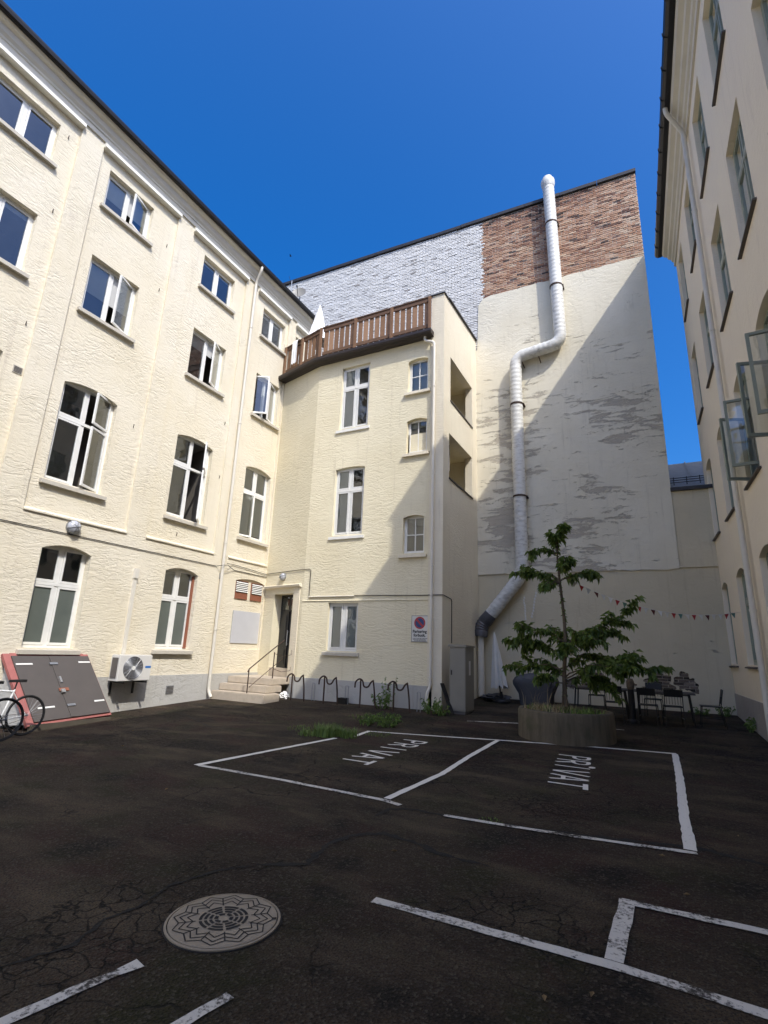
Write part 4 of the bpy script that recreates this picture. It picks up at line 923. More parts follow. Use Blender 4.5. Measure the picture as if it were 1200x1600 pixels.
# ================================================================== BICYCLES
def bicycle(x, yr, label, fmat, lean=0.06, wb=1.02, zoff=None):
    z0 = zg(x, yr) if zoff is None else zoff; t = thing('bicycle', (x, yr-wb/2, z0), label, 'bicycle', 'bicycles parked by the cellar hatch')
    def B(dy, z): return (x-(z)*lean, yr-dy, z0+z)
    rw = 0.345
    for dy in (0, wb):
        q = MB(); q.tube([B(dy+math.cos(a)*rw*0.955, rw+math.sin(a)*rw*0.955) for a in [2*math.pi*k/40 for k in range(41)]], 0.018, 8, caps=False); wh = q.build('wheel', 'tyre', t, smooth=True)
        q = MB(); q.tube([B(dy+math.cos(a)*rw*0.90, rw+math.sin(a)*rw*0.90) for a in [2*math.pi*k/40 for k in range(41)]], 0.011, 6, caps=False); q.build('rim', 'black_metal', wh)
        q = MB()
        for k in range(20): a = 2*math.pi*k/20; q.tube([B(dy+0.02*math.cos(a+1), rw+0.02*math.sin(a+1)), B(dy+math.cos(a)*rw*0.9, rw+math.sin(a)*rw*0.9)], 0.0016, 4)
        q.tube([(x-0.05-rw*lean, yr-dy, z0+rw), (x+0.05-rw*lean, yr-dy, z0+rw)], 0.018, 8); q.build('spokes', 'galv', wh)
    bb = B(0.43, 0.28); seat = B(0.26, 0.80); head = B(0.80, 0.82); headb = B(0.83, 0.68); ra = B(0, rw); fa_ = B(wb, rw)
    q = MB()
    for a, b2, r_ in ((bb, seat, 0.017), (B(0.265, 0.76), head, 0.017), (bb, headb, 0.021), (headb, head, 0.020), (bb, ra, 0.010), (B(0.27, 0.74), ra, 0.009)): q.tube([a, b2], r_, 8)
    q.build('frame', fmat, t, smooth=True)
    q = MB(); q.tube([headb, B(0.89, 0.5), fa_], 0.014, 8); q.build('fork', 'black_metal', t)
    q = MB(); q.tube([B(0.27, 0.78), B(0.24, 0.93)], 0.013, 8); q.build('seat_post', 'black_metal', t)
    q = MB(); c = B(0.24, 0.95); q.v = []; 
    prof = [(-0.13, 0.07), (-0.05, 0.065), (0.05, 0.03), (0.14, 0.018)]
    for dy, hw in prof:
        for s_ in (-1, 1): q.v.append((c[0]+s_*hw, c[1]-dy, c[2]+0.015)); q.v.append((c[0]+s_*hw*0.9, c[1]-dy, c[2]-0.03))
    for k in range(3):
        i = k*4; q.f += [(i, i+2, i+6, i+4), (i+1, i+5, i+7, i+3), (i, i+4, i+5, i+1), (i+2, i+3, i+7, i+6)]
    q.f += [(0, 1, 3, 2), (12, 14, 15, 13)]; q.t = [0.5]*len(q.f); q.build('saddle', 'tyre', t)
    hb = B(0.76, 1.0); q = MB(); q.tube([head, B(0.78, 0.97), hb], 0.013, 8); q.tube(fillet([(hb[0]-0.27, hb[1]+0.06, hb[2]+0.01), (hb[0]-0.1, hb[1], hb[2]), (hb[0]+0.1, hb[1], hb[2]), (hb[0]+0.27, hb[1]+0.06, hb[2]+0.01)], 0.06), 0.012, 8); q.build('handlebar', 'black_metal', t)
    q = MB(); q.tube([(bb[0]+0.05, bb[1]+0.09*math.cos(a), bb[2]+0.09*math.sin(a)) for a in [2*math.pi*k/24 for k in range(25)]], 0.006, 6, caps=False); q.tube([(bb[0]-0.07, bb[1], bb[2]), (bb[0]+0.07, bb[1], bb[2])], 0.018, 8); q.tube([(bb[0]+0.07, bb[1], bb[2]), (bb[0]+0.075, bb[1]+0.08, bb[2]-0.15)], 0.010, 6); q.box(FW, bb[0]+0.07, bb[0]+0.16, bb[1]+0.05, bb[1]+0.11, bb[2]-0.165, bb[2]-0.14); q.build('crank', 'black_metal', t)
    q = MB(); q.tube([(bb[0]+0.05, bb[1], bb[2]+0.09), (ra[0]+0.05, ra[1], ra[2]+0.04)], 0.004, 4); q.tube([(bb[0]+0.05, bb[1], bb[2]-0.09), (ra[0]+0.05, ra[1], ra[2]-0.04)], 0.004, 4); q.build('chain', 'rust_iron', t)
bicycle(-10.28, 5.99, 'white framed bicycle whose rear wheel stands before the cellar hatch', 'bike_white')
bicycle(-9.86, 5.38, 'second bicycle in front of the white one, cut by the left picture edge', 'black_metal')

# ================================================================== MANHOLE
MH = thing('manhole_cover', (-2.44, 2.81, 0), 'round cast iron manhole cover with a zigzag star in the foreground', 'manhole cover')
q = MB(); q.lathe((-2.44, 2.81, 0), [(0.335, 0.0), (0.335, 0.010), (0.322, 0.012), (0.322, 0.004)], 48); q.build('rim', 'cast_iron', MH)
q = MB(); q.lathe((-2.44, 2.81, 0), [(0.345, 0.002), (0.345, 0.0045), (0.31, 0.0045)], 48); q.build('rim_gap', 'iron_gap', MH)
q = MB(); q.lathe((-2.44, 2.81, 0), [(0.315, 0.003), (0.315, 0.012), (0.305, 0.0145), (0.0001, 0.0145)], 48); q.build('cover', 'cast_iron', MH)
MC = (-2.44, 2.81)
def groove(pts, w, z=0.0165, closed=True, name='groove'):
    q = MB(); n = len(pts)
    for k in range(n if closed else n-1):
        a = Vector(pts[k]); b2 = Vector(pts[(k+1) % n]); d = (b2-a).normalized(); s_ = Vector((-d.y, d.x))*w/2
        q.poly([(*(a+s_), z), (*(a-s_), z), (*(b2-s_), z), (*(b2+s_), z)])
    return q
def pol(r_, a): return (MC[0]+r_*math.cos(a), MC[1]+r_*math.sin(a))
for (r0, r1) in ((0.175, 0.215), (0.215, 0.26), (0.255, 0.295)):
    q = MB(); n = 12
    pts = [pol(r1 if k % 2 == 0 else r0, 2*math.pi*k/(2*n)) for k in range(2*n)]
    q = groove(pts, 0.0075); q.build('star_groove', 'iron_gap', MH)
for k in range(12): q = MB(); a = 2*math.pi*k/12; p1, p2 = pol(0.16, a+0.26), pol(0.255, a+0.26); d = (Vector(p2)-Vector(p1)).normalized(); s_ = Vector((-d.y, d.x))*0.004; q.poly([(*(Vector(p1)+s_), 0.0163), (*(Vector(p1)-s_), 0.0163), (*(Vector(p2)-s_), 0.0163), (*(Vector(p2)+s_), 0.0163)]); q.build('star_groove', 'iron_gap', MH)
for (ra_, rb_, n) in ((0.125, 0.143, 8), (0.096, 0.114, 8), (0.067, 0.085, 8), (0.034, 0.056, 6)):
    for k in range(n):
        a0 = 2*math.pi*k/n+0.06; a1 = 2*math.pi*(k+1)/n-0.06*0.12/ra_; q = MB(); L_ = [pol(ra_, a0+(a1-a0)*j/6) for j in range(7)]; M_ = [pol(rb_, a0+(a1-a0)*j/6) for j in range(7)]
        q.poly([(*p, 0.0170) for p in L_]+[(*p, 0.0170) for p in reversed(M_)]); q.build('drain_slot', 'iron_gap', MH)
q = MB(); q.poly([(*pol(r_, a), 0.0172) for r_, a in ((0.285, 0.5), (0.285, 0.58), (0.312, 0.58), (0.312, 0.5))]); q.build('lifting_notch', 'iron_gap', MH)

# ================================================================== TERRACE: fence, parasol, towel; ROOF: dish, aerial
TF = thing('terrace_fence', FC(-7.5, 0, 11.36), 'brown board fence round the roof terrace of the stair tower', 'fence')
fr_ = random.Random(12)
def fence_bay(F, u0, u1, n):
    w = (u1-u0-0.10)/n
    for k in range(n):
        a = u0+0.05+k*w; g = fr_.uniform(0.045, 0.062); q = MB(); q.box(F, a+g/2, a+w-g/2, 0.015, 0.035, 11.52+fr_.uniform(-0.01, 0.01), 12.60, tone=fr_.uniform(0.3, 0.85)); q.build('board', 'wood', TF, tone=True)
    q = MB(); q.box(F, u0+0.04, u1-0.04, 0.036, 0.066, 12.50, 12.64, tone=0.15); q.build('rail', 'wood', TF, tone=True)
    q = MB(); q.box(F, u0+0.04, u1-0.04, 0.036, 0.066, 11.56, 11.68, tone=0.2); q.build('rail', 'wood', TF, tone=True)
    q = MB(); q.box(F, u0, u1, -0.02, 0.09, 12.641, 12.68, tone=0.1); q.build('cap_rail', 'wood', TF, tone=True)
for (a, b2, n) in ((0.02, 1.0, 4), (1.0, 1.96, 4)): fence_bay(FA, a, b2, n)
for (a, b2, n) in ((-9.63, -8.24, 6), (-8.24, -6.85, 6), (-6.85, -5.46, 6)): fence_bay(FC, a, b2, n)
for F, u in ((FA, 0.02), (FA, 1.0), (FC, -9.66), (FC, -8.24), (FC, -6.85), (FC, -5.49)):
    q = MB(); q.box(F, u-0.04, u+0.04, 0.067, 0.145, 11.345, 12.638, tone=0.35); q.build('post', 'wood', TF, tone=True)
def parasol(name, base, ztop, zbot, r0, folds, label, mat, tilt=(0, 0), foot=True, rb=0.28):
    t = thing(name, base, label, 'parasol'); H = ztop-base[2]
    def sh(x, y, z): k = (z-base[2]); return (x+tilt[0]*k, y+tilt[1]*k, z)
    q = MB(); q.tube([sh(base[0], base[1], base[2]), sh(base[0], base[1], ztop-0.02)], 0.024, 8); q.build('pole', 'black_metal', t)
    q = MB(); rings = []; NS, NR = 48, 10; rr = random.Random(5)
    for k in range(NR+1):
        f = k/NR; z = ztop-(ztop-zbot)*f; rad = 0.03+r0*(f**0.8)
        for j in range(NS):
            a = 2*math.pi*j/NS; m_ = 1+0.30*f*math.cos(folds*a+0.9*f)+rr.uniform(-0.02, 0.02)
            zz = z-(0.05*math.cos(folds*a) if k == NR else 0); q.v.append(sh(base[0]+rad*m_*math.cos(a), base[1]+rad*m_*math.sin(a), zz))
    for k in range(NR):
        for j in range(NS): j2 = (j+1) % NS; q.f.append((k*NS+j, k*NS+j2, (k+1)*NS+j2, (k+1)*NS+j)); q.t.append(0.5)
    q.build('canopy', mat, t, smooth=True)
    q = MB(); q.lathe(sh(base[0], base[1], ztop), [(0.035, -0.06), (0.03, 0.0), (0.012, 0.05), (0.0001, 0.06)], 10); q.build('finial', mat, t)
    if foot:
        q = MB(); q.lathe(base, [(rb, 0.0), (rb, 0.05), (rb*0.85, 0.09), (0.05, 0.12), (0.04, 0.3), (0.0001, 0.3)], 24); q.build('foot', 'black_metal', t)
    return t
parasol('parasol', (-10.38, 13.98, 11.36), 14.30, 12.75, 0.30, 8, 'white half closed parasol on the roof terrace behind the board fence', 'canvas_white')
o = thing('towel', FA(0.62, 0.07, 11.75), 'white towel hanging over the terrace fence at its left end', 'towel')
q = MB(); pr = [(-0.10, 12.25), (-0.06, 12.68), (0.0, 12.74), (0.09, 12.74), (0.15, 12.62), (0.155, 12.2), (0.16, 11.72)]; NW = 8
for (n, z) in pr:
    for k in range(NW+1): u = 0.46+0.30*k/NW; q.v.append(FA(u+0.03*(12.7-z)*(-1)**0, n+0.018*math.sin(k*1.9), z+0.02*math.sin(k*2.3)*(1 if z < 12 else 0)))
for i in range(len(pr)-1):
    for k in range(NW): q.f.append((i*(NW+1)+k, i*(NW+1)+k+1, (i+1)*(NW+1)+k+1, (i+1)*(NW+1)+k)); q.t.append(0.5)
q.build('cloth', 'canvas_white', o, smooth=True)
SD = thing('satellite_dish', (-11.92, 14.58, 14.85), 'round satellite dish, coloured dark as if backlit, on the roof edge of the sunny house', 'satellite dish')
q = MB(); q.tube([(-11.92, 14.6, 14.78), (-11.92, 14.6, 15.75)], 0.025, 8); q.build('mast', 'galv', SD)
dn = Vector((0.35, -0.88, 0.32)).normalized(); ax = dn.cross(Vector((0, 0, 1))).normalized(); ay = ax.cross(dn); dc = Vector((-11.88, 14.5, 15.72)); q = MB()
for k in range(6):
    rr_ = 0.29*k/5
    for j in range(24): a = 2*math.pi*j/24; q.v.append(tuple(dc+ax*rr_*math.cos(a)+ay*rr_*1.06*math.sin(a)+dn*(rr_*rr_*0.9)))
for k in range(5):
    for j in range(24): j2 = (j+1) % 24; q.f.append((k*24+j, k*24+j2, (k+1)*24+j2, (k+1)*24+j)); q.t.append(0.5)
q.build('dish', 'cabinet_grey', SD, smooth=True)  # dark grey on the dish stands in for its backlit, shaded face
q = MB(); q.tube([tuple(dc-ay*0.29+dn*0.08), tuple(dc-ay*0.1+dn*0.38)], 0.012, 6); q.tube([tuple(dc-ay*0.1+dn*0.36), tuple(dc-ay*0.06+dn*0.43)], 0.03, 8); q.build('feed_arm', 'black_metal', SD)
AE = thing('roof_aerial', (-12.4, 14.6, 15.0), 'thin aerial mast with short bars above the sunny house roof', 'aerial')
q = MB(); q.tube([(-12.42, 14.6, 14.95), (-12.42, 14.6, 16.62)], 0.018, 6); q.tube([(-12.2, 14.65, 14.9), (-12.2, 14.65, 16.35)], 0.022, 6); q.build('mast', 'galv', AE)
q = MB(); q.tube([(-12.42, 14.6, 16.4), (-12.60, 14.6, 16.9)], 0.008, 5); q.build('rod', 'black_metal', AE)
bp = Vector((0, 0, 1.6))+60*(fw+rt2*(-146/F_PX)+up2*(400/F_PX))
BD = thing('bird', tuple(bp), 'tiny dark bird flying above the roofs', 'bird')
q = MB(); q.tube([tuple(bp+rt2*(-0.14)), tuple(bp-rt2*0.05), tuple(bp+rt2*0.06), tuple(bp+rt2*0.15)], [0.012, 0.05, 0.045, 0.015], 8)
for s_ in (1, -1):
    q.poly([tuple(bp-rt2*0.06), tuple(bp+rt2*0.05), tuple(bp+rt2*0.02+fw*s_*0.22+up2*0.10), tuple(bp-rt2*0.04+fw*s_*0.38+up2*0.05)])
q.build('body', 'black_metal', BD)

# ================================================================== PLANTER, TREE
PC = Vector((-1.74, 11.62, 0)); PC.z = zg(PC.x, 10.9)
PL = thing('tree_planter', tuple(PC), 'round stained concrete planter ring holding the young tree', 'planter')
q = MB(); r0 = 0.93
prof = [(r0+0.01, -0.15), (r0, 0.0), (r0-0.005, 0.25), (r0-0.01, 0.50), (r0-0.03, 0.545), (r0-0.10, 0.55), (r0-0.12, 0.52), (r0-0.12, 0.40)]
q.lathe(tuple(PC), prof, 64); q.build('ring', 'planter_concrete', PL, smooth=True)
q = MB(); rr = random.Random(8); N1, N2 = 10, 40
for k in range(N1+1):
    for j in range(N2):
        rad = (r0-0.115)*k/N1; a = 2*math.pi*j/N2; q.v.append((PC.x+rad*math.cos(a), PC.y+rad*math.sin(a), PC.z+0.47+0.08*(1-k/N1)+rr.uniform(-0.02, 0.02)))
for k in range(N1):
    for j in range(N2): j2 = (j+1) % N2; q.f.append((k*N2+j, k*N2+j2, (k+1)*N2+j2, (k+1)*N2+j)); q.t.append(0.5)
q.build('soil', 'soil', PL)
def blades(mb, c, rad, n, h0, h1, r, spread=0.5, w=0.006, flat=False):
    for _ in range(n):
        a = r.uniform(0, 6.283); d = rad*math.sqrt(r.random()); x, y = c[0]+d*math.cos(a), c[1]+d*math.sin(a); h = r.uniform(h0, h1)
        la = r.uniform(0, 6.283); l = h*spread*r.uniform(0.3, 1.2); dx, dy = math.cos(la)*l, math.sin(la)*l; px, py = -math.sin(la)*w, math.cos(la)*w
        z = c[2] if not callable(c[2]) else c[2](x, y)
        t = r.uniform(0.2, 1.0)
        m1 = (x+dx*0.35, y+dy*0.35, z+h*0.65); tip = (x+dx, y+dy, z+h*(0.95 if not flat else 0.5))
        mb.poly([(x-px, y-py, z), (x+px, y+py, z), (m1[0]+px*0.8, m1[1]+py*0.8, m1[2]), (m1[0]-px*0.8, m1[1]-py*0.8, m1[2])], t)
        mb.poly([(m1[0]-px*0.8, m1[1]-py*0.8, m1[2]), (m1[0]+px*0.8, m1[1]+py*0.8, m1[2]), tip], t)
q = MB(); rr = random.Random(21); blades(q, (PC.x-0.25, PC.y-0.25, PC.z+0.50), 0.5, 260, 0.06, 0.20, rr, 1.3, 0.005)
blades(q, (PC.x-0.45, PC.y-0.3, PC.z+0.50), 0.3, 14, 0.3, 0.6, rr, 1.1, 0.004)
o = q.build('dry_grass', 'straw', None, loc=tuple(PC+Vector((0, 0, 0.5)))); tag(o, 'dry straw grass spilling over the soil of the planter', 'grass', kind='stuff')
q = MB(); blades(q, (PC.x+0.35, PC.y-0.25, PC.z+0.50), 0.42, 220, 0.05, 0.16, rr, 0.8, 0.008); blades(q, (PC.x-0.3, PC.y, PC.z+0.50), 0.5, 160, 0.04, 0.14, rr, 0.8, 0.008)
o = q.build('planter_weeds', 'weed', None, loc=tuple(PC+Vector((0, 0, 0.5))), tone=True); tag(o, 'short green weeds covering the soil inside the planter', 'weeds', kind='stuff')

TR_ = thing('young_tree', (PC.x, PC.y, PC.z+0.5), 'slender young leafy tree with tiered branches growing in the planter', 'tree')
tr_r = random.Random(33); lf = MB(); wd = MB()
def leaf(p, d, L, r):
    d = d.normalized(); side = d.cross(Vector((0, 0, 1)))
    if side.length < 0.05: side = Vector((1, 0, 0))
    side.normalize(); nrm = side.cross(d); roll = r.uniform(-0.8, 0.8); side = side*math.cos(roll)+nrm*math.sin(roll); nrm = side.cross(d)
    w = L*r.uniform(0.2, 0.26); t = max(0, min(1, r.gauss(0.5, 0.28)))
    m1 = p+d*L*0.45-nrm*0.1*L; tip = p+d*L*0.95+Vector((0, 0, -0.22*L)); a = p+d*L*0.4+side*w+nrm*0.02; b2 = p+d*L*0.4-side*w+nrm*0.02
    i = len(lf.v); lf.v += [tuple(p), tuple(a), tuple(tip), tuple(b2), tuple(m1)]
    for f in ((0, 1, 4), (1, 2, 4), (2, 3, 4), (3, 0, 4)): lf.f.append(tuple(i+k for k in f)); lf.t.append(t)
def leafy(P, r, dens, L):       # leaves along a polyline
    for k in range(len(P)-1):
        seg = P[k+1]-P[k]; n = max(1, int(seg.length*dens))
        for i in range(n):
            p = P[k]+seg*r.random(); s_ = seg.normalized()
            out = Vector((r.uniform(-1, 1), r.uniform(-1, 1), r.uniform(-1.2, 0.15))); out = (out-s_*out.dot(s_)*0.4+s_*0.35)
            leaf(p, out, L*r.uniform(0.5, 1.2), r)
def branch(st, en, lift, r0_, r, dens=46, tw=9, L=0.155):
    st, en = Vector(st), Vector(en); n = 10; P = []
    for k in range(n+1):
        f = k/n; p = st.lerp(en, f); p.z += lift*4*f*(1-f); p.z -= 0.22*f*f*f*(en-st).length*r.uniform(0.2, 1.0); P.append(p+Vector((r.uniform(-1, 1), r.uniform(-1, 1), r.uniform(-1, 1)))*0.035)
    wd.tube([tuple(p) for p in P], [r0_*(1-0.75*k/n) for k in range(n+1)], 6)
    leafy(P[2:], r, dens*1.9, L)
    tl = (en-st).length
    for k in range(tw):
        f = 0.25+0.72*r.random(); j = int(f*n); b_ = P[j]; dr = (en-st).normalized(); sd_ = Vector((-dr.y, dr.x, 0))*r.choice((-1, 1)); e_ = b_+(dr*r.uniform(0.3, 1)+sd_*r.uniform(0.3, 1.0)+Vector((0, 0, r.uniform(-0.9, 0.45))))*r.uniform(0.10, 0.42)*min(1, tl)
        m_ = b_.lerp(e_, 0.5)+Vector((0, 0, 0.03)); wd.tube([tuple(b_), tuple(m_), tuple(e_)], [0.006, 0.004, 0.002], 5); leafy([b_, m_, e_], r, dens*2.2, L)
Tp = [(-1.72, PC.z+0.45), (-1.73, 1.17), (-1.65, 1.93), (-1.66, 2.46), (-1.72, 3.27), (-1.74, 3.80), (-1.66, 4.42)]
TP = [Vector((x, 11.6+0.02*math.sin(k*2), z)) for k, (x, z) in enumerate(Tp)]
wd.tube([tuple(p) for p in fillet([tuple(p) for p in TP], 0.3, 4)], [0.045-0.036*k/32 for k in range(len(fillet([tuple(p) for p in TP], 0.3, 4)))], 8)
def trunk(z):
    for k in range(len(TP)-1):
        if TP[k].z <= z <= TP[k+1].z: f = (z-TP[k].z)/(TP[k+1].z-TP[k].z); return TP[k].lerp(TP[k+1], f)
    return TP[-1]
for (z0, ex, ez, ey, lift, d_) in ((1.55, -2.99, 2.05, 11.7, 0.10, 44), (1.9, -2.55, 2.25, 11.2, 0.06, 34), (1.35, -2.9, 1.42, 11.9, 0.06, 34), (1.15, -2.2, 1.55, 12.1, 0.05, 30), (1.75, -0.32, 2.75, 11.7, -0.02, 50), (1.85, -0.72, 2.28, 12.1, 0.05, 44), (1.7, -1.0, 2.1, 11.0, 0.08, 40), (1.15, 0.02, 1.60, 11.5, 0.16, 50), (1.2, -0.35, 1.45, 11.0, 0.16, 46), (1.1, -0.80, 1.15, 11.9, 0.12, 44), (1.0, -2.25, 1.2, 11.1, 0.08, 24),
        (3.15, -1.0, 3.42, 11.8, 0.06, 46), (3.2, -2.45, 3.45, 11.5, 0.05, 46), (3.15, -2.15, 3.22, 12.0, 0.04, 40), (3.3, -1.45, 3.62, 11.2, 0.05, 46), (3.1, -2.0, 3.02, 11.1, 0.05, 34), (3.75, -2.25, 3.92, 11.6, 0.05, 40), (4.0, -1.52, 4.5, 11.65, 0.0, 60), (3.9, -1.80, 4.15, 11.4, 0.03, 44), (1.6, -1.9, 2.2, 12.4, 0.1, 36), (1.5, -1.5, 1.9, 10.85, 0.1, 34), (1.3, -1.2, 1.75, 12.3, 0.1, 34)):
    s_ = trunk(z0); branch(tuple(s_), (ex, ey, ez), lift, 0.017, tr_r, d_, 12 if d_ > 40 else 8)
leafy([trunk(2.0), trunk(2.4), trunk(2.75), trunk(3.1)], tr_r, 70, 0.085); leafy([trunk(3.6), trunk(4.0), trunk(4.41)], tr_r, 95, 0.11); leafy([trunk(0.8), trunk(1.1), trunk(1.4)], tr_r, 60, 0.10)
for k in range(5):
    a = k*1.3; wd.tube([tuple(TP[0]+Vector((0.10*math.cos(a), 0.10*math.sin(a), -0.02))), tuple(TP[0]+Vector((0.02*math.cos(a), 0.02*math.sin(a), 0.38+0.1*k)))], [0.018, 0.006], 6)
wd.build('trunk', 'bark', TR_, smooth=True); lf.build('crown', 'leaf', TR_, tone=True)

# ================================================================== WEEDS
def weed(x, y, h, n, rad, label, seed, L=0.075, stalk=False):
    global lf
    keep = lf; lf = MB(); st = MB(); r = random.Random(seed); z = zg(x, y)
    for k in range(n):
        a = r.uniform(0, 6.283); d = rad*math.sqrt(r.random()); b_ = Vector((x+d*math.cos(a)*0.4, y+d*math.sin(a)*0.4, z)); hh = h*r.uniform(0.5, 1.0)
        e_ = Vector((x+d*math.cos(a), y+d*math.sin(a), z+hh)); m_ = b_.lerp(e_, 0.5)+Vector((0, 0, 0.05*hh)); st.tube([tuple(b_), tuple(m_), tuple(e_)], [0.005, 0.004, 0.002], 5); leafy([b_.lerp(m_, 0.4), m_, e_], r, 55 if not stalk else 40, L*(0.9 if stalk else 1.1))
    t = thing('weed_plant', (x, y, z), label, 'weed', 'weeds growing from the asphalt edges'); st.build('stems', 'weed', t, tone=True); lf.build('leaves', 'weed', t, tone=True); lf = keep
weed(-6.38, 12.95, 0.95, 5, 0.22, 'tall thin weed growing between the bike racks', 1, 0.07, True)
weed(-6.55, 12.85, 0.45, 14, 0.30, 'low leafy weed clump at the foot of the tall thin weed', 2)
weed(-5.72, 10.55, 0.24, 16, 0.24, 'left one of two bright green weed clumps behind the parking line', 3)
weed(-5.22, 10.55, 0.30, 20, 0.28, 'right one of two bright green weed clumps behind the parking line', 4)
weed(-5.12, 12.78, 0.40, 18, 0.26, 'leafy weed clump at the foot of the cream drainpipe', 5)
weed(-4.80, 12.65, 0.28, 12, 0.22, 'small weed clump in front of the electric cabinet', 6)
weed(1.45, 16.35, 0.28, 12, 0.22, 'weed clump in the far corner between firewall and shaded house', 7)
weed(0.85, 16.4, 0.16, 9, 0.25, 'low weed strip at the firewall foot behind the end chair', 8)
weed(1.68, 14.2, 0.34, 8, 0.12, 'dark fern like weed at the plinth of the shaded house', 9)
q = MB(); rr = random.Random(77)
for (x, y, ra_, n, h) in ((-5.62, 8.85, 0.26, 420, 0.27), (-5.30, 9.05, 0.20, 220, 0.18), (-5.95, 8.7, 0.2, 120, 0.14), (-6.3, 9.3, 0.5, 160, 0.05), (-5.2, 8.9, 0.15, 60, 0.12), (-6.1, 11.6, 0.6, 140, 0.05), (-4.9, 9.6, 0.3, 80, 0.05), (-1.6, 5.60, 0.12, 60, 0.02)):
    blades(q, (x, y, lambda a, b2: zg(a, b2)), ra_, n, h*0.4, h, rr, 0.6, 0.005)
o = q.build('grass_tufts', 'weed', None, tone=True, loc=(-5.5, 8.8, 0)); tag(o, 'tufts of grass breaking through the asphalt by the parking lines', 'grass', kind='stuff')
rr = random.Random(5)
for (x, y) in ((-2.05, 4.35), (-0.62, 3.05), (-0.42, 3.2), (0.05, 4.75), (-0.1, 5.5), (-3.3, 7.9), (-1.9, 8.3), (-7.6, 6.0), (-8.9, 7.2), (-5.0, 4.6), (-1.45, 6.6), (0.55, 6.5)):
    a = rr.uniform(0, 6.28); L = rr.uniform(0.016, 0.032); q = MB(); z = zg(x, y)+0.01
    q.v = [(x-L*math.cos(a), y-L*math.sin(a), z), (x+0.4*L*math.sin(a), y-0.4*L*math.cos(a), z+0.008), (x+L*math.cos(a), y+L*math.sin(a), z+0.004), (x-0.4*L*math.sin(a), y+0.4*L*math.cos(a), z+0.01), (x, y, z-0.004)]
    q.f = [(0, 1, 4), (1, 2, 4), (2, 3, 4), (3, 0, 4)]; q.t = [0.5]*4
    tag(q.build('fallen_leaf', 'dry_leaf', None, loc=(x, y, z)), 'small dry leaf lying on the dark asphalt', 'leaf', 'dry leaves scattered on the asphalt')

# ================================================================== SEATING CORNER
parasol('parasol', (-4.12, 15.75, zg(-4.1, 15.75)), 2.18, 0.68, 0.17, 7, 'closed grey garden parasol standing in front of the firewall', 'canvas', tilt=(-0.09, 0.0), rb=0.26)
zb = zg(-3.1, 15.6); BQ = thing('covered_grill', (-3.08, 15.6, zb), 'barbecue grill under a sagging dark grey cover', 'grill')
q = MB(); NS = 40; lv = [(0.0, 0.40, 0.24), (0.08, 0.42, 0.26), (0.35, 0.47, 0.28), (0.62, 0.57, 0.33), (0.74, 0.60, 0.34), (0.83, 0.58, 0.32), (0.90, 0.42, 0.22), (0.945, 0.22, 0.1), (0.95, 0.01, 0.01)]; rr = random.Random(2)
for li, (z, hx, hy) in enumerate(lv):
    for j in range(NS):
        a = 2*math.pi*j/NS; c_, s_ = math.cos(a), math.sin(a); e = 0.45; fx = math.copysign(abs(c_)**e, c_)*hx; fy = math.copysign(abs(s_)**e, s_)*hy; f = 1+(0.05*math.sin(7*a+z*5)+0.04*math.sin(11*a-z*8))*(1 if li < 5 else 0.3)
        q.v.append((-3.08+fx*f, 15.6+fy*f, zb+z*0.9+0.02*math.sin(5*a)*(li > 3)))
for k in range(len(lv)-1):
    for j in range(NS): j2 = (j+1) % NS; q.f.append((k*NS+j, k*NS+j2, (k+1)*NS+j2, (k+1)*NS+j)); q.t.append(0.5)
q.build('cover', 'bbq_cover', BQ, smooth=True)
q = MB()
for sx in (-0.33, 0.33): q.tube([(-3.08+sx, 15.5, zb), (-3.08+sx, 15.5, zb+0.1)], 0.03, 8)
q.build('wheel', 'black_metal', BQ)
def table(x0, x1, y0, y1, label):
    z = zg((x0+x1)/2, y0); zt = z+0.72; t = thing('garden_table', ((x0+x1)/2, (y0+y1)/2, z), label, 'table', 'dark tables in the seating corner')
    n = 6; w = (y1-y0)/n
    for k in range(n):
        q = MB(); q.box(FW, x0, x1, y0+k*w+0.004, y0+(k+1)*w-0.004, zt-0.03, zt); q.build('tabletop_slat', 'table_top', t)
    for x, s_ in ((x0+0.12, -1), (x1-0.12, 1)):
        for y, s2 in ((y0+0.1, -1), (y1-0.1, 1)):
            q = MB(); q.tube([(x, y, zt-0.03), (x+s_*0.06, y+s2*0.06, zg(x, y)-0.01)], 0.018, 8); q.build('leg', 'black_metal', t)
    q = MB(); q.tube([(x0+0.12, y0+0.1, zt-0.05), (x1-0.12, y0+0.1, zt-0.05)], 0.014, 6); q.tube([(x0+0.12, y1-0.1, zt-0.05), (x1-0.12, y1-0.1, zt-0.05)], 0.014, 6); q.build('apron', 'black_metal', t)
table(-1.98, -0.64, 14.2, 14.92, 'dark garden table nearer the tree planter'); table(-0.56, 0.72, 14.15, 14.9, 'dark garden table nearer the shaded right house')
